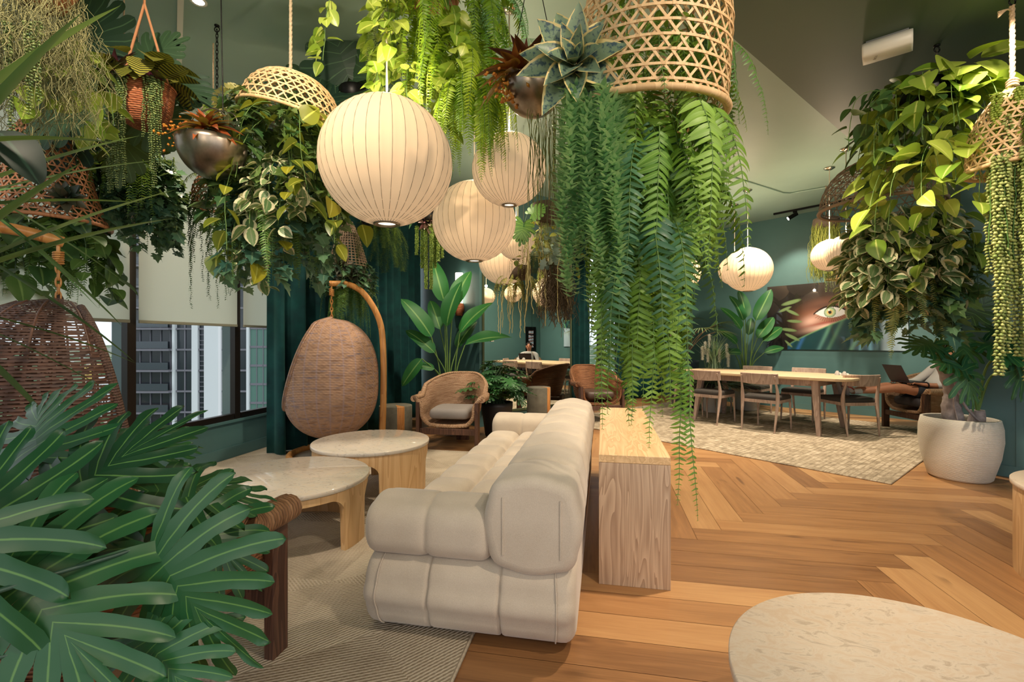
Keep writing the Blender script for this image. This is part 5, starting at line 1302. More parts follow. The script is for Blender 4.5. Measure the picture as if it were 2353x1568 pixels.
# M: far moss column
t=hang('olive moss column hanging near the far wall left of the variegated foliage',1898,560,6.8)
L=MB(); moss(L,(0,0,.28),420,.17,(.5,.8),.003,.22,10,.06); L.build('moss_strands',MOSSG,t)
L=MB()
for i in range(7): strand(L,None,(rng.uniform(-.16,.16),-.1,-.15),.55,.02,.04,3,'needle',wide=2)
L.build('green_strings',PEARLD,t); mb=MB(); lathe(mb,[(0,.2),(.14,.22),(.17,.3),(.16,.36)],20); mb.build('planter_pot',BARK,t); rope(t,.33,H-t.location.z,.006)
t=hang('tiny cane bell basket hanging beside the eye picture',1921,643,6.9)
basket(t,bell(.04,.13,.17),18,.2,np.linspace(.15,.95,5),BAMBOO,.009,.010); rope(t,.17,H-t.location.z,.004)
# ---------------------------------------------------------------- potted plants
def pot(t,prof,mat,soil_z,soil_r,n=48):
    mb=MB(); lathe(mb,prof,n); mb.build('pot',mat,t)
    mb=MB(); th=np.linspace(0,2*PI,40,endpoint=False); rr=np.linspace(0.001,soil_r,8)
    G=np.array([[(r*math.cos(a),r*math.sin(a),soil_z+rng.normal(0,.006)) for a in th] for r in rr]); grid(mb,G,cv=True); mb.build('soil',SOIL,t)
def stalk_leaf(L,S,base,tip,d,nrm,size,tpl,rad=.006,wide=1.0,bend=.0,rnd=None):
    b=np.array(base,float); e=np.array(tip,float); m=(b+e)/2+np.array([0,0,bend]); m[:2]=b[:2]+(e[:2]-b[:2])*.38
    P=spline([b,m,e],14); tube(S,P,np.linspace(rad,rad*.6,14),6,False,rnd=rng.random()); inst(L,tpl,e,d,nrm,size,wide,rnd)
# big white planter at right
p=fl(2212,1085); c=W(3.93,4.13); t=thing('potted_philodendron_tree','large white ribbed planter with a split leaf philodendron tree at right','potted plant',(c.x,c.y,0),YAW)
pot(t,[(0,0),(.195,0),(.215,.02),(.262,.20),(.28,.34),(.277,.45),(.262,.525),(.247,.53),(.238,.52),(.238,.47)],WHITEPOT,.48,.238)
mb=MB(); P=spline([(-.05,0,.49),(-.07,0,.62),(-.04,.02,.75),(-.08,.05,.95),(-.12,.1,1.15)],24); tube(mb,P,np.array([.075-.028*(i/23)+.006*(i%3==0) for i in range(24)]),12)
tube(mb,spline([(.10,-.05,.49),(.11,-.05,.55),(.11,-.05,.60)],8),np.linspace(.062,.05,8),12)
tube(mb,spline([(.09,-.1,.5),(-.02,-.09,.62),(-.10,-.08,.78),(-.09,-.06,.9)],16),.011,6)
tube(mb,spline([(-.09,-.08,.52),(-.13,-.09,.68),(-.05,-.07,.86)],16),.009,6)
mb.build('trunk',plain('grey_trunk',srgb(150,138,134),.8,noise=.25,nscale=25,bump=.6),t)
L=MB();S=MB()
for (x,y,z,dx,dy,dz,s,b,nn) in ((.0,-.32,1.0,.15,-.3,-.8,.38,1,(.1,-.85,.5)),(-.04,-.24,1.04,-.75,-.4,.0,.34,1,(0,-.7,.7)),(.42,-.30,1.0,.4,-.2,-.75,.36,1,(.1,-.8,.5)),(.3,-.28,1.1,.8,-.4,.15,.32,1,(0,-.6,.8)),
  (.0,-.14,1.24,-.2,-.4,-.5,.38,0,(0,-.8,.6)),(-.22,-.14,1.18,-.8,-.3,-.05,.36,0,(0,-.6,.8)),(.10,-.08,1.4,.3,-.3,.6,.36,0,(0,-.9,.3)),(-.1,.0,1.38,-.5,-.1,.6,.36,0,(.1,-.9,.3)),(.25,-.18,1.28,.7,-.35,.0,.36,0,(0,-.6,.8)),(.2,-.2,1.18,.4,-.6,-.3,.36,0,(0,-.6,.8)),(.36,-.25,1.14,.6,-.2,-.5,.34,0,(.1,-.7,.6))):
    stalk_leaf(L,S,(.11,-.05,.58) if b else (-.1,.08,1.05),(x+.9*y,y,z),(dx,dy,dz),nn,s,'philo2',.011,1.0,.1)
L.build('split_leaves',PHILO,t); S.build('leaf_stalk',STEM,t)
# black pot by the mirror
p=at(1142,990,5.95); t=thing('potted_philodendron','dark leaved philodendron in a black pot right of the near wicker armchair','potted plant',(p.x,p.y,0),YAW)
pot(t,[(0,0),(.14,0),(.15,.02),(.20,.38),(.20,.43),(.185,.43),(.18,.39)],BLACKPOT,.39,.18)
L=MB();S=MB()
for i in range(80):
    a=i*2.4; r=rng.uniform(.12,.36)*(1 if math.sin(a)<.2 else .45); z=.46+rng.uniform(.05,.52)*(1-r*.9); stalk_leaf(L,S,(rng.normal(0,.05),rng.normal(0,.05),.4),(r*math.cos(a),r*math.sin(a),z),(math.cos(a),math.sin(a),rng.uniform(-.7,.25)),(math.cos(a)*.4,math.sin(a)*.4,1),rng.uniform(.24,.34),'xan',.005,1.0,.1)
L.build('lobed_leaves',PHILOD,t); S.build('leaf_stalk',STEMD,t)
# birds of paradise
def bird(label,loc_,potprof,potmat,soil,leaves,stems=7,h0=.35):
    t=thing('bird_of_paradise_plant',label,'potted plant',loc_,YAW)
    pot(t,potprof,potmat,soil[0],soil[1]); L=MB();S=MB()
    for (x,y,z,dx,dy,dz,s,nx,ny,nz) in leaves:
        stalk_leaf(L,S,(rng.normal(0,.03),rng.normal(0,.03),soil[0]),(x,y,z),(dx,dy,dz),(nx,ny,nz),s,'banana',.011,1.0,.1)
    L.build('broad_leaves',BIRD,t); S.build('leaf_stalk',STEM,t); return t
p=at(1030,990,6.05); WP=[(0,0),(.13,0),(.15,.03),(.19,.30),(.19,.34),(.175,.34),(.17,.31)]
bird('tall bird of paradise with broad leaves behind the near wicker armchair',(p.x,p.y,0),WP,PALEPOT,(.31,.17),
 [(-.20,-.1,1.25,-.45,-.2,.85,.62,.5,-.8,.2),(-.16,-.1,1.05,-.65,-.1,.7,.48,.4,-.8,.3),(.0,-.15,1.38,.15,-.1,1.0,.62,-.4,-.9,.1),(-.05,0,1.70,-.25,-.1,.95,.6,.1,-1,0),(.05,.05,1.62,.3,.1,.95,.62,-.2,-1,.1),(.15,0,1.3,.55,0,.85,.6,-.5,-.7,.3),(.22,-.05,1.15,.9,-.1,.42,.6,-.2,-.6,.8),(-.3,-.2,.98,-.55,-.3,-.7,.42,.1,-1,.3),(.1,.1,1.1,.4,.2,.9,.5,-.3,-.8,.3),(-.15,-.15,.85,-.9,-.3,.3,.3,.1,-.8,.5),(-.12,.1,1.35,-.3,.2,.95,.5,.2,-.9,.2)])
p=at(1716,930,8.15)
bird('bird of paradise in a pale pot beside the eye picture behind the dining table',(p.x,p.y,0),[(0,0),(.16,0),(.19,.03),(.235,.36),(.235,.42),(.22,.42),(.21,.38)],PALEPOT,(.38,.21),
 [(-.12,-.05,1.4,-.5,-.1,.85,.5,.4,-.9,.2),(.1,-.1,1.55,.35,-.2,.9,.62,-.4,-.9,.1),(.18,0,1.25,.6,0,.8,.55,-.3,-.9,.3),(-.22,-.1,1.15,-.6,-.2,.6,.4,.3,-1,.3),(-.3,-.1,1.05,-.75,-.2,-.35,.36,0,-.9,.5),(.25,-.1,1.0,.8,-.2,.35,.36,-.1,-.9,.5),(.28,.0,1.2,.75,.0,.6,.5,-.3,-.9,.3),(0,.05,1.6,0,.1,1,.55,0,-1,.1),(-.06,0,1.55,-.25,0,1,.5,.3,-1,.1),(-.15,-.1,1.0,-.7,-.3,.1,.34,.1,-.9,.4),(.05,.05,1.3,.3,.2,.9,.4,-.3,-.9,.2)])
# navy pot with palm
p=at(1572,930,8.35); t=thing('potted_palm','thin leaved palm in a tall navy planter in the far corner','potted plant',(p.x,p.y,0),YAW)
pot(t,[(0,0),(.18,0),(.19,.02),(.25,.80),(.25,.86),(.235,.86),(.23,.82)],NAVYPOT,.82,.23)
L=MB();S=MB()
for i in range(9):
    a=i*2.4; P=fall((0,0,.82),az_(a,1.25),rng.uniform(.7,1.1),.9,14,.02); tube(S,P,.007,5,False)
    e=P[-1]; T=nrmz(P[-1]-P[-2]); 
    for k in range(14):
        b=(k/13-.5)*2.2; sx=np.array([-math.sin(a),math.cos(a),0]); D=T*math.cos(b)+sx*math.sin(b)+np.array([0,0,.15]); inst(L,'blade',e,D,(0,0,1.),rng.uniform(.32,.42),.55)
L.build('palm_leaves',PALM,t); S.build('leaf_stalk',STEMB,t)
# blue grass with plumes
p=at(1640,930,7.95); t=thing('potted_grass','blue green ornamental grass with white plumes in a white pot','potted plant',(p.x,p.y,0),YAW)
pot(t,[(0,0),(.17,0),(.18,.02),(.235,.40),(.235,.46),(.22,.46),(.215,.42)],PALEPOT,.42,.21)
L=MB(); 
n=420; a=rng.uniform(0,2*PI,n); el=rng.uniform(.35,1.5,n); D=np.stack([np.cos(a)*np.cos(el),np.sin(a)*np.cos(el),np.sin(el)],1); inst(L,T_leaf(hw_blade,8,.2,.75),np.stack([.1*np.cos(a),.1*np.sin(a),.42+0*a],1),D,np.stack([-np.cos(a),-np.sin(a),.6+0*a],1)*[-.3,-.3,1.],rng.uniform(.5,.8,n),.28); L.build('grass_blades',GRASSB,t)
L=MB();S=MB()
for x,y,z in ((-.23,-.1,1.02),(-.14,-.1,.98),(-.05,.05,1.22),(.22,0,1.06),(.2,-.1,.9),(.05,-.1,.98),(-.1,.1,1.1)):
    tube(S,spline([(x*.3,y*.3,.42),(x*.8,y*.8,z-.2),(x,y,z)],8),.003,4,False); strand(L,None,(x,y,z+.1),.22,.006,.05,6,'needle',down=.6,sway=.0,wide=1.5,taper=.8)
L.build('white_plumes',PLUME,t); S.build('plume_stem',STEM,t)
# foreground philodendron, lower left
c=W(-1.32,.66); t=thing('foreground_philodendron','large glossy split leaf philodendron filling the lower left corner','potted plant',(c.x,c.y,0),YAW)
pot(t,[(0,0),(.17,0),(.18,.02),(.22,.36),(.22,.40),(.205,.40),(.20,.36)],BLACKPOT,.36,.2)
L=MB();S=MB()
def lf(px,py,d,tpx,tpy,td,size,nrm,tpl='philo',wide=1.0):
    """leaf whose stalk ends at one place and whose tip points to another (both given as places in the room)"""
    a=at(px,py,d)-c; b=at(tpx,tpy,td)-c
    R=Matrix.Rotation(-YAW,3,'Z'); a=R@a; b=R@b
    stalk_leaf(L,S,(rng.normal(0,.04),rng.normal(0,.04),.38),tuple(a),tuple(b-a),nrm,size,tpl,.008,wide,.12)
lf(5,1290,1.0, 210,1560,.92,.46,(.25,-.75,.55))
lf(-30,1300,1.02, -110,1000,1.1,.42,(.2,-.8,.5))
lf(95,1190,1.15, 300,1010,1.25,.42,(.1,-.7,.65))
lf(345,1250,1.12, 500,1540,1.02,.40,(-.35,-.8,.45))
lf(330,1130,1.30, 500,1110,1.4,.36,(.0,-.45,.9))
lf(415,1180,1.3, 560,1300,1.3,.32,(.1,-.6,.8))
lf(215,1070,1.35, 300,980,1.5,.34,(.0,-.7,.7))
lf(90,1060,1.25, 60,930,1.35,.36,(.1,-.9,.3))
lf(330,1450,1.08, 420,1620,1.0,.28,(-.2,-.8,.5))
lf(-60,1200,.95, -160,1330,.9,.40,(.3,-.8,.5))
lf(250,1060,1.6, 400,1010,1.75,.30,(-.3,-.8,.5))
L.build('split_leaves',PHILO,t); S.build('leaf_stalk',plain('dark_leaf_stalk',srgb(44,74,60),.4),t)
# yucca reaching in from the left edge
c=W(-1.93,1.50); t=thing('potted_yucca','spiky yucca reaching in from the left edge in front of the rattan chair','potted plant',(c.x,c.y,0),YAW)
pot(t,[(0,0),(.15,0),(.16,.02),(.19,.34),(.19,.38),(.175,.38),(.17,.34)],BLACKPOT,.34,.17)
mb=MB(); tube(mb,spline([(0,0,.34),(.02,0,.8),(0,.02,1.3),(.0,0,1.75)],20),np.linspace(.035,.022,20),10); mb.build('trunk',STEMB,t)
L=MB()
for z in (1.34,1.6,1.8): 
    n=15; i=np.arange(n); a=i*2.4; el=rng.uniform(-.7,.9,n); D=np.stack([np.cos(a)*np.cos(el),np.sin(a)*np.cos(el),np.sin(el)],1); inst(L,T_leaf(lambda u:.019*math.sin(PI*(.15+.85*u))**.7 if u<1 else 0,10,.3,.12),np.tile([0,0,z],(n,1)),D,(0,0,1),rng.uniform(.6,.95,n))
L.build('sword_leaves',YUCCA,t)
L=MB(); R=Matrix.Rotation(-YAW,3,'Z'); a=R@(at(-5,300,1.5)-c); b=R@(at(80,380,1.45)-c); inst(L,'banana',tuple(a),tuple(b-a),(.3,-.6,.7),.22,1.5); S=MB(); tube(S,spline([(0,0,1.6),tuple((a*.6+Vector((0,0,.75)))),tuple(a)],8),.006,5); L.build('broad_leaf',leafmat('inky_leaf',srgb(12,32,28),srgb(20,44,36),vein=srgb(40,66,54),trans=.08,rough=.5,spec=.3),t); S.build('leaf_stalk',STEMD,t)
# ---------------------------------------------------------------- wall art, fixtures
def eye_picture():
    p=DW(-.02); L=2.03; h=1.15; t=thing('eye_artwork','wide glossy artwork of a green eye behind blue leaf blades','picture',(p-AD*.001),math.atan2(BD.y,BD.x))
    t.location.z=1.05
    # local x runs along BD (to the left in view); local -y would be the wall side
    nx,ny=260,148; u=np.linspace(0,1,nx); v=np.linspace(0,1,ny); U,Vv=np.meshgrid(1-u,v,indexing='ij'); X=U*L; Y=Vv*h   # X from the picture's left
    ss=lambda x,a,b:np.clip((x-a)/(b-a),0,1)**2*(3-2*np.clip((x-a)/(b-a),0,1))
    C=np.zeros((nx,ny,3))+np.array([.012,.010,.010])
    def over(m,c): C[:]=C*(1-m[...,None])+np.array(c)*m[...,None]
    # face: warm skin band round the eye
    ex,ey=.98,.62
    sk=np.exp(-(((X-1.0)/.46)**2+((Y-.56)/.28)**2)**1.6)
    over(sk,[.30,.12,.07]); 
    over(np.exp(-(((X-.72)/.16)**2+((Y-.50-.25*(X-.72))/.09)**2))*.8,[.75,.48,.40])
    over(np.exp(-(((X-.95)/.3)**2+((Y-.40-.22*(X-.95))/.05)**2))*.85,[.80,.55,.47])
    over(np.exp(-(((X-1.0)/.34)**2+((Y-.475-.2*(X-1.0))/.02)**2))*.8,[.30,.06,.05])
    over(np.exp(-(((X-.95)/.34)**2+((Y-.76-.12*(X-.95))/.07)**2))*.75,[.06,.03,.025])
    # the eye
    top=ey+.105*(1-((X-1.02)/.24)**2); bot=ey-.075*(1-((X-1.02)/.24)**2)
    inn=((Y<top)&(Y>bot)&(np.abs(X-1.02)<.24)).astype(float); over(inn,[.72,.72,.74])
    d=np.hypot(X-1.0,(Y-ey-.015)); iris=(d<.088)*inn
    a=np.arctan2(Y-ey-.015,X-1.0); st=.5+.5*np.sin(a*26)
    over(iris,[.42,.55,.33]); over(iris*ss(d,.055,.088)*.8,[.10,.18,.14]); over(iris*(d<.045)*(.5+.5*st),[.72,.46,.14]); over((d<.026)*inn,[.01,.01,.01]); over((np.hypot(X-.985,Y-ey-.05)<.012)*1.0,[.95,.95,.95])
    over(((Y>=top)&(Y<top+.03)&(np.abs(X-1.02)<.26))*1.0,[.02,.012,.01])
    for k in range(15):
        x0=.84+.025*k; lx=x0+(x0-1.0)*.5; m=np.exp(-((X-(x0+(x0-1.0)*.6*(bot-Y)/.12))/.004)**2)*((Y<bot)&(Y>bot-.075)); over(m*.8,[.08,.04,.03])
    # blue-green leaf sweeping over the lower right
    edge=.08+.62*np.clip((X-.36)/1.3,0,1)**.85
    lfm=((Y<edge)&(X>.34)).astype(float)
    q=(X*1.0+Y*-.42)*40; band=(.5+.5*np.sin(q))*(.55+.45*np.sin(q*.37+1)); over(lfm,[.010,.05,.06]); 
    hue=ss(X,.5,1.1); g=np.stack([.03+.10*hue,.12+.20*hue,.34-.16*hue],-1)
    C[:]=C*(1-(lfm*band**2)[...,None])+g*(lfm*band**2)[...,None]
    over(np.exp(-((Y-edge)/.012)**2)*(X>.34)*.8,[.16,.34,.16])
    over(lfm*(np.exp(-((X-1.42-.12*Y)/.02)**2)+np.exp(-((X-1.56+.1*Y)/.03)**2))*.7,[.20,.55,.75])
    over(ss(X,1.66,1.75)*(Y<.30+.1*X)*.8,[.45,.60,.72])
    # leaves at the left
    for cx,cy,l,an in ((.42,.66,.13,-.5),(.46,.50,.13,-.1),(.36,.35,.14,-.15),(.42,.22,.14,-.5),(.36,.10,.09,-.8),(.40,.84,.17,.25),(.30,.72,.12,.4)):
        dx,dy=X-cx,Y-cy; a_=dx*math.cos(an)+dy*math.sin(an); b_=-dx*math.sin(an)+dy*math.cos(an); m=np.clip(1.2-((a_/l)**2+(b_/(l*.22))**2)**2,0,1); over(m,[.17,.26,.11])
    mb=MB(); P=np.stack([U[::-1]*0+np.linspace(0,L,nx)[:,None],.031+0*U,Vv*h],-1); grid(mb,P)
    m=M('artwork_print'); at2=m.n('ShaderNodeAttribute',{'attribute_name':'art'}); mat=m.done(m.pr(at2.outputs['Color'],.25,0,.5,Coat_Weight=1.0,Coat_Roughness=.02))
    o=mb.build('print',mat,t); ca=o.data.attributes.new('art','FLOAT_COLOR','POINT'); ca.data.foreach_set('color',np.concatenate([C,np.ones((nx,ny,1))],-1).reshape(-1).astype(np.float32))
    mb=MB(); box(mb,0,L,.0,.029,0,h); mb.build('panel',plain('black_panel',srgb(16,16,18),.3),t,False)
eye_picture()
# framed picture on the right return wall (seen in the mirror)
rp=W(4.2,4.38)+AD*2.62
t=thing('framed_picture','narrow black framed picture seen in the mirror beside the man','picture',rp-Vector((-AD.y,AD.x,0))*-.002,math.atan2(AD.y,AD.x)); t.location.z=.92
mb=MB(); box(mb,0,.36,.003,.03,0,.68); box(mb,.0,.36,.03,.04,0,.04); box(mb,0,.36,.03,.04,.64,.68); box(mb,0,.04,.03,.04,.04,.64); box(mb,.32,.36,.03,.04,.04,.64); mb.build('frame',DARKM,t,False)
ph=M('photo_print'); vv=ph.obj(); mb=MB(); box(mb,.09,.27,.03,.033,.10,.58); mb.build('print',ph.done(ph.pr(ph.ramp(ph.wave(vv,3.0,4,2,d='Z'),[(.2,srgb(150,178,210)),(.5,srgb(226,228,232)),(.75,srgb(150,40,40)),(.95,srgb(30,30,40))]),.3)),t,False)
# emergency light box on the soffit
a,b=at(1985,135,2.45),at(2095,85,2.45)
ez=HS; d=(EYE-HS)*0
def ceil_at(px,py,h): z=(h-EYE)*FPX/(784-py); return at(px,py,z)
a=ceil_at(1982,128,HS-.05); b=ceil_at(2098,92,HS-.05); c=(a+b)/2; L=(b-a).length
t=thing('emergency_light','white boxy emergency light on the dark ceiling at upper right','light fitting',(c.x,c.y,HS),math.atan2(b.y-a.y,b.x-a.x))
mb=MB(); G=[]
for x,k in ((-L/2,.0),(-L/2,.8),(-L/2+.012,1),(L/2-.012,1),(L/2,.8),(L/2,0)):
    G.append([(x,y*(.75+.25*k) if k else 0,z) if k else (x,0,-.03) for y,z in ((-.074,-.012),(-.084,-.045),(-.07,-.085),(-.05,-.094),(.05,-.094),(.07,-.085),(.084,-.045),(.074,-.012))])
grid(mb,np.array(G),cv=True); mb.build('housing',WHITEP,t)
mb=MB(); box(mb,-L/2+.02,L/2-.02,-.07,.07,-.016,-.0005); mb.build('base_plate',plain('grey_base',srgb(120,124,128),.6),t,False)
cu=bpy.data.curves.new('lettering','FONT'); cu.body='FOXI'; cu.size=.022; cu.extrude=.0004; cu.align_x='CENTER'
o=bpy.data.objects.new('lettering',cu); COL.objects.link(o); dg=bpy.context.evaluated_depsgraph_get(); me=bpy.data.meshes.new_from_object(o.evaluated_get(dg)); bpy.data.objects.remove(o)
me.materials.append(plain('grey_ink',srgb(150,142,134),.6)); o=bpy.data.objects.new('lettering',me); COL.objects.link(o); o.parent=t; o.location=(-L/2+.06,-.012,-.0945); o.rotation_euler=(PI,0,PI/2+.25)
# conduit, track light, downlights, ceiling track
p=[ceil_at(1560,365,H-.012),ceil_at(1666,402,H-.012),ceil_at(1800,444,H-.012),ceil_at(1815,445,H-.012),ceil_at(1830,442,H-.012),ceil_at(1900,430,H-.012),ceil_at(2010,410,H-.012)]
mb=MB(); tube(mb,np.array([tuple(q) for q in p]),.011,8); o=mb.build('ceiling_conduit',CEILP); tag(o,'thin painted conduit bending across the far ceiling','conduit')
a=ceil_at(1778,493,H-.02); b=ceil_at(1990,452,H-.02); dr=(b-a).normalized()
t=thing('track_light','black track with one lit spot head on the ceiling over the eye picture','light fitting',a,math.atan2(dr.y,dr.x))
mb=MB(); box(mb,0,(b-a).length,-.018,.018,-.012,.018); mb.build('track',DARKM,t,False)
mb=MB(); x=.34; box(mb,x-.03,x+.03,-.015,.015,-.04,-.012); tube(mb,[(x,0,-.04),(x,0,-.075)],.007,8); tube(mb,[(x+.03,0,-.06),(x-.08,-.08,-.14)],.034,16); mb.build('spot_head',DARKM,t)
mb=MB(); e=np.array([-.08,-.08,-.14-0])+[x,0,0]; tube(mb,[tuple(e-np.array([-.11,-.08,-.08])*.02),tuple(e+np.array([-.11,-.08,-.08])*.02)],.029,16); mb.build('lens',emis('spot_lens',(1,.9,.75,1),14),t)
def downlight(label,p,on,r=.045):
    t=thing('downlight',label,'light fitting',(p.x,p.y,H))
    mb=MB(); lathe(mb,[(r*.72,-.002),(r,-.006),(r*1.15,-.004),(r*1.15,0)],24); mb.build('trim_ring',DARKM if not on else WHITEP,t)
    mb=MB(); lathe(mb,[(0,-.0035),(r*.74,-.0035)],20); mb.build('lens',emis('downlight_glow',(1,.93,.8,1),30) if on else BRONZE,t)
p=ceil_at(456,3,H); downlight('bright round downlight on the pale ceiling at the upper left',p,True)
p=ceil_at(1668,172,H); downlight('dark unlit downlight beside the big cane bell basket',p,False,.06)
mb=MB(); a=ceil_at(424,-40,H-.01); b=ceil_at(414,262,H-.01)
u=(b-a).normalized(); obox(mb,(a.x,a.y,0),u,Vector((-u.y,u.x,0)),(b-a).length,.035,H-.02,H-.001); o=mb.build('curtain_rail',WHITEP,None,False); tag(o,'pale rail running along the ceiling at the upper left','rail')
# wall sconce on the column
s0=PM(-1.78,.55)-AD*.012
for o_,z in ((.55,0),):
    q=at(1066,650,7.0); t=thing('wall_sconce','tall glowing wall sconce with woven base on the column behind the broad leaved plant','wall lamp',(PM(-1.78,.42)-AD*.07))
    t.location.z=EYE+(784-700)/FPX*7.0
    mb=MB(); lathe(mb,[(0,.0),(.055,.0),(.055,.44),(0,.44)],24); mb.build('glass_tube',emis('sconce_glow',(1,.82,.6,1),5.0),t)
    mb=MB(); lathe(mb,[(0,-.18),(.05,-.18),(.07,-.02),(.06,.0)],24); box(mb,.0,.07,-.03,.03,-.12,-.04); mb.build('woven_base',BASKW,t)
# small sockets
q=PM(-1.60,-.011); mb=MB(); obox(mb,q,AD,-BD,.05,.008,EYE-.01,EYE+.09); 
o=mb.build('wall_switch',WHITEP,None,False); tag(o,'small white switch plate at the left edge of the mirror','switch')
# ---------------------------------------------------------------- the reclining man and his laptop
def skin(name,nodes,edges,mat,parent,sub=2,root=0):
    me=bpy.data.meshes.new(name); me.from_pydata([n[0] for n in nodes],edges,[]); me.materials.append(mat)
    o=bpy.data.objects.new(name,me); COL.objects.link(o); o.parent=parent
    m=o.modifiers.new('skin','SKIN'); m.use_smooth_shade=True; m.branch_smoothing=.6
    if not me.skin_vertices:
        me.attributes.update()
    sv=me.skin_vertices[0].data
    for i,n in enumerate(nodes):
        r=n[1]; sv[i].radius=(r,r) if not isinstance(r,tuple) else r
        sv[i].use_root=(i==root)
    subsurf(o,sub); return o
class Sk:
    def __init__(s): s.N=[];s.E=[]
    def chain(s,pts,start=None):
        k=start
        for p,r in pts:
            s.N.append((p,r)); i=len(s.N)-1
            if k is not None: s.E.append((k,i))
            k=i
        return k
SKINC=plain('skin_tone',srgb(196,136,106),.5,noise=.05,nscale=30,Subsurface_Weight=.15,Subsurface_Radius=(.01,.004,.002))
SHIRT=plain('white_shirt',srgb(226,222,222),.8); SHORT=plain('dark_shorts',srgb(40,42,50),.8); HAIR=plain('dark_hair',srgb(30,24,22),.6,noise=.4,nscale=80,bump=.8)
SHOE=plain('cream_sneaker',srgb(214,206,196),.6); SHOER=plain('red_stripe',srgb(190,50,40),.5); SOCK=plain('white_sock',srgb(232,232,230),.9); SOLE=plain('grey_sole',srgb(170,166,162),.6)
man=thing('person','man in white shirt and shorts reclining with bare legs stretched onto a dining chair','person',mc,heading(MANDIR))
# local: -y is where he faces, +x his left (towards us)
k=Sk()
pel=k.chain([((0,.02,.50),(.15,.115))])
ch=k.chain([((0,.12,.62),(.145,.11)),((0,.22,.75),(.16,.115)),((0,.28,.85),(.13,.10))],pel)
nk=k.chain([((0,.295,.915),.058),((0,.285,.965),.056)],ch)
hd=k.chain([((0,.265,1.0),(.072,.085)),((0,.255,1.06),(.078,.098)),((0,.262,1.115),(.074,.09)),((0,.27,1.15),(.045,.05))],nk)
for s in (-1,1):
    hip=k.chain([((s*.095,-.05,.50),.088),((s*.10,-.24,.55),.078),((s*.095,-.46,.59),.060),((s*.09,-.50,.59),.058),((s*.085,-.60,.575),.057),((s*.075,-.78,.555),.047),((s*.065,-.95,.54),.034),((s*.06,-1.02,.53),.036)],pel)
    k.chain([((s*.06,-1.06,.53),.036),((s*.065,-1.09,.60),.036),((s*.07,-1.11,.70),.033),((s*.07,-1.12,.75),.022)],hip)
    sh=k.chain([((s*.12,.275,.855),.075),((s*.195,.25,.83),.058),((s*.245,.14,.71),.046),((s*.27,.04,.635),.041),((s*.22,-.10,.625),.037),((s*.17,-.21,.635),.026)],ch)
    pm=k.chain([((s*.155,-.25,.645),(.034,.018)),((s*.145,-.285,.65),(.038,.015))],sh)
    for j,(dx,L) in enumerate(((-.030,.068),(-.011,.078),(.010,.072),(.029,.056))):
        k.chain([((s*.145+dx*.9,-.305,.652),.009),((s*.14+dx*1.1,-.305-L*.5,.660),.0085),((s*.135+dx*1.15,-.305-L*.95,.640),.0075)],pm)
    k.chain([((s*.155-s*.045,-.265,.648),.0095),((s*.15-s*.062,-.30,.645),.008)],pm-1)
skin('body',k.N,k.E,SKINC,man,2,pel)
# shirt, shorts, socks, shoes
k=Sk(); a=k.chain([((0,.04,.54),(.165,.128))]); ch=k.chain([((0,.12,.63),(.16,.125)),((0,.22,.76),(.172,.128)),((0,.285,.865),(.14,.105)),((0,.296,.905),(.07,.068))],a)
for s in (-1,1): k.chain([((s*.12,.275,.865),.085),((s*.2,.25,.835),.070),((s*.248,.14,.715),.060),((s*.272,.045,.642),.054),((s*.245,-.03,.632),.051),((s*.215,-.11,.63),.047)],ch-1)
skin('shirt',k.N,k.E,SHIRT,man,2,0)
k=Sk(); a=k.chain([((0,.02,.50),(.165,.125))])
for s in (-1,1): k.chain([((s*.10,-.06,.505),.105),((s*.108,-.18,.54),.100),((s*.11,-.30,.57),.092)],a)
skin('shorts',k.N,k.E,SHORT,man,2,0)
for s in (-1,1):
    k=Sk(); k.chain([((s*.067,-.91,.543),.040),((s*.062,-1.0,.533),.041),((s*.06,-1.05,.535),.042)]); skin('sock',k.N,k.E,SOCK,man,1)
    k=Sk(); k.chain([((s*.06,-1.055,.515),(.044,.044)),((s*.062,-1.075,.56),(.045,.05)),((s*.066,-1.10,.63),(.047,.048)),((s*.07,-1.12,.71),(.046,.036)),((s*.07,-1.125,.78),(.034,.022))]); sh=skin('shoe',k.N,k.E,SHOE,man,2)
    mb=MB(); P=spline([(s*.06,-1.105,.49),(s*.064,-1.125,.56),(s*.068,-1.148,.65),(s*.07,-1.158,.74),(s*.07,-1.15,.80)],14); tube(mb,P,np.array([.03,.04,.043,.042,.04,.041,.043,.045,.046,.046,.044,.04,.032,.02]),10,flat=.45,N=np.tile([0,1,.2],(14,1))); mb.build('sole',SOLE,sh)
    mb=MB(); tube(mb,spline([(s*.06+.046,-1.05,.56),(s*.062+.050,-1.09,.59),(s*.064+.044,-1.13,.60)],8),.006,5); mb.build('stripe',SHOER,sh)
# head details
mb=MB(); th=np.linspace(0,1,10); ph=np.linspace(0,2*PI,28,endpoint=False); G=[]
for q in th:
    el=PI/2*(1-q*1.12)
    G.append([(.085*math.cos(el)*math.sin(a),.268+.102*math.cos(el)*-math.cos(a)*(1 if math.cos(a)<0 else .93)+.004,1.085+.088*math.sin(el)+(.035 if q==1 and math.cos(a)>.3 else 0)+.006*math.sin(9*a)*q) for a in ph])
grid(mb,np.array(G),cv=True); mb.build('hair',HAIR,man)
mb=MB()
for s in (-1,1): lathe(mb,[(0,-.009),(.007,-.006),(.009,0),(.007,.006),(0,.009)],10,(s*.032,.163,1.065))
mb.build('eye',plain('eye_dark',srgb(40,30,26),.3),man)
mb=MB()
for s in (-1,1): tube(mb,[(s*.016,.158,1.085),(s*.034,.157,1.089),(s*.05,.168,1.083)],.004,5)
mb.build('eyebrow',HAIR,man)
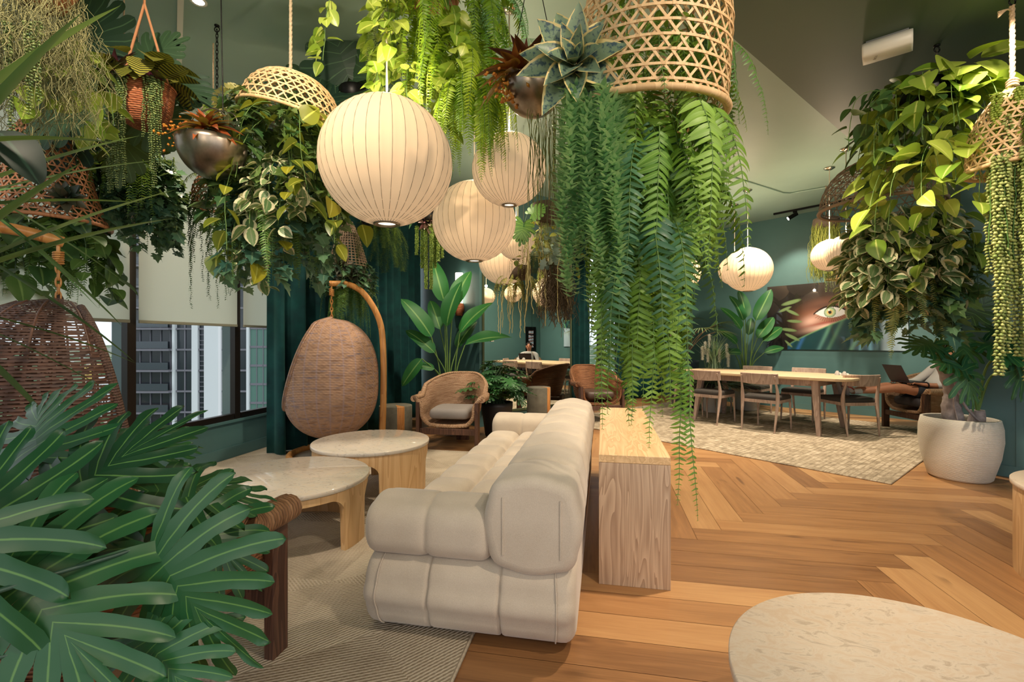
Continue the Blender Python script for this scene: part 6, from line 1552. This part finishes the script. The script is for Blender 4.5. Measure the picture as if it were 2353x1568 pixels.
k=Sk(); k.chain([((0,.165,1.07),.008),((0,.150,1.045),.011),((0,.143,1.032),.013)]); skin('nose',k.N,k.E,SKINC,man,1)
mb=MB(); tube(mb,spline([(-.024,.172,1.0),(0,.162,1.001),(.024,.172,1.0)],9),.005,6); mb.build('mouth',plain('lips',srgb(160,92,84),.5),man)
for s in (-1,1):
    mb=MB(); th=np.linspace(0,2*PI,12,endpoint=False); tube(mb,[(s*.081,.262+.017*math.cos(q),1.052+.03*math.sin(q)) for q in th],.007,5,closed=True); mb.build('ear',SKINC,man)
mb=MB(); th=np.linspace(0,2*PI,20,endpoint=False); tube(mb,[(.185+.031*math.cos(q),-.185,.633+.031*math.sin(q)) for q in th],.008,6,closed=True); mb.build('watch',plain('black_strap',srgb(20,20,22),.5),man)
lap=thing('laptop','open grey laptop on the lap of the reclining man','laptop',mc+wdir(-1,.02)*.27+Vector((0,0,.665)),heading(MANDIR))
LG=plain('laptop_grey',srgb(92,90,98),.4,.6)
mb=MB(); box(mb,-.16,.16,-.11,.11,-.008,.008); o=bevel(mb.build('base',LG,lap,False),.003); 
mb=MB(); box(mb,-.14,.14,-.05,.09,.008,.0095); mb.build('keyboard',plain('keyboard_black',srgb(24,24,26),.5),lap,False)
mb=MB(); box(mb,-.16,.16,-.118,-.110,.008,.22,(0,0,-.11,-.11)); bevel(mb.build('lid',LG,lap,False),.002)
mb=MB(); box(mb,-.148,.148,-.1085,-.1075,.02,.205,(0,0,-.097,-.097)); mb.build('screen',plain('dark_screen',srgb(20,24,32),.2),lap,False)
# ---------------------------------------------------------------- light
def spot(name,p,target,W_,size=1.0,blend=.6,col=(1,.82,.62),rad=.05):
    l=bpy.data.lights.new(name,'SPOT'); l.energy=W_*1.5; l.spot_size=size; l.spot_blend=blend; l.color=col; l.shadow_soft_size=rad
    o=bpy.data.objects.new(name,l); COL.objects.link(o); o.location=p; d=Vector(target)-Vector(p); o.rotation_euler=d.to_track_quat('-Z','Y').to_euler(); return o
WARM=(1,.80,.58)
# ceiling spots, mostly without fittings; spot_front and spot_pot are added to brighten foliage
for nm,p,tg,w,sz in (
    ('spot_near',W(1.7,.2,HS-.06),W(.5,1.8,1.6),95,1.5),
    ('spot_front',W(.1,.5,H-.08),W(.45,1.75,1.7),60,1.2),
    ('spot_mid',W(.3,1.6,H-.08),W(-.4,2.9,.3),150,1.7),
    ('spot_left',W(-1.3,.9,H-.08),W(-1.5,2.8,2.0),140,1.5),
    ('spot_window',W(-2.3,3.6,H-.1),W(-2.0,4.2,0),60,1.9),
    ('spot_right',W(1.9,1.2,HS-.06),W(2.9,3.6,1.7),52,1.2),
    ('spot_floor',W(1.45,2.5,HS-.06),W(1.9,3.1,0),200,1.75),
    ('spot_back',W(-.6,4.6,H-.1),W(-.7,5.4,0),110,1.9),
    ('spot_column',W(-.2,5.6,H-.1),W(-.2,6.4,0),60,1.9),
    ('spot_dining',W(3.4,6.0,H-.1),W(3.7,6.9,0),290,2.2),
    ('spot_art',at(1806,510,7.9),W(5.0,8.2,1.7),60,1.5),
    ('spot_right_back',W(4.6,5.2,HS-.1),W(5.2,6.3,.4),70,1.8),
    ('spot_pot',W(2.6,2.4,HS-.06),W(3.9,4.0,.9),70,.9),
    ('spot_far',W(1.9,6.6,H-.1),W(2.0,7.6,0),110,2.0)):
    spot(nm,p,tg,w,sz)
# the open tops of the pendant lanterns throw light on the ceiling; three unseen fill lights are added behind the photographer
def fill_point(p,W_,r): 
    l=bpy.data.lights.new('fill_point','POINT'); l.energy=W_; l.color=(1,.80,.56); l.shadow_soft_size=r
    o=bpy.data.objects.new('fill_point',l); COL.objects.link(o); o.location=p
for o in [x for x in scene.objects if x.name.startswith('pendant_lantern')]:
    zt=max(v.co.z for c in o.children if c.name.startswith('shade') for v in c.data.vertices); fill_point(o.location+Vector((0,0,zt+.05)),13,.03)
for p,e in ((W(-1.1,-.9,2.2),32),(W(.9,-1.2,2.3),30),(W(2.9,.1,2.2),13)): fill_point(p,e,.3)
w=bpy.data.worlds.new('overcast'); scene.world=w; w.use_nodes=True; nt=w.node_tree; nt.nodes.clear()
tc=nt.nodes.new('ShaderNodeTexCoord'); sp=nt.nodes.new('ShaderNodeSeparateXYZ'); nt.links.new(tc.outputs['Generated'],sp.inputs[0])
rp=nt.nodes.new('ShaderNodeValToRGB'); e=rp.color_ramp.elements; e[0].position=.48; e[0].color=(.62,.68,.74,1); e[1].position=.62; e[1].color=(.80,.82,.88,1)
mr=nt.nodes.new('ShaderNodeMapRange'); mr.inputs[1].default_value=-1; nt.links.new(sp.outputs[2],mr.inputs[0]); nt.links.new(mr.outputs[0],rp.inputs[0])
bg=nt.nodes.new('ShaderNodeBackground'); bg.inputs[1].default_value=1.5; nt.links.new(rp.outputs[0],bg.inputs[0])
wo=nt.nodes.new('ShaderNodeOutputWorld'); nt.links.new(bg.outputs[0],wo.inputs[0])
# ---------------------------------------------------------------- camera
cd=bpy.data.cameras.new('camera'); cam=bpy.data.objects.new('camera',cd); COL.objects.link(cam)
cd.sensor_width=36; cd.lens=36*FPX/2353; cd.clip_end=20000; cd.clip_start=.05
cam.location=(0,0,EYE); cam.rotation_euler=(PI/2,0,YAW); scene.camera=cam
vs=scene.view_settings; scene.display_settings.display_device='sRGB'
vs.view_transform='Standard'; vs.look='None'; vs.gamma=1; vs.use_curve_mapping=False; vs.exposure=0.22
cy=scene.cycles; cy.max_bounces=8; cy.diffuse_bounces=4; cy.glossy_bounces=4; cy.transmission_bounces=4; cy.transparent_max_bounces=24
cy.use_denoising=True; cy.caustics_reflective=False; cy.caustics_refractive=False; cy.sample_clamp_indirect=6
for o in list(scene.objects):
    if o.name.startswith('x') and o.type=='EMPTY' and not o.children: bpy.data.objects.remove(o)
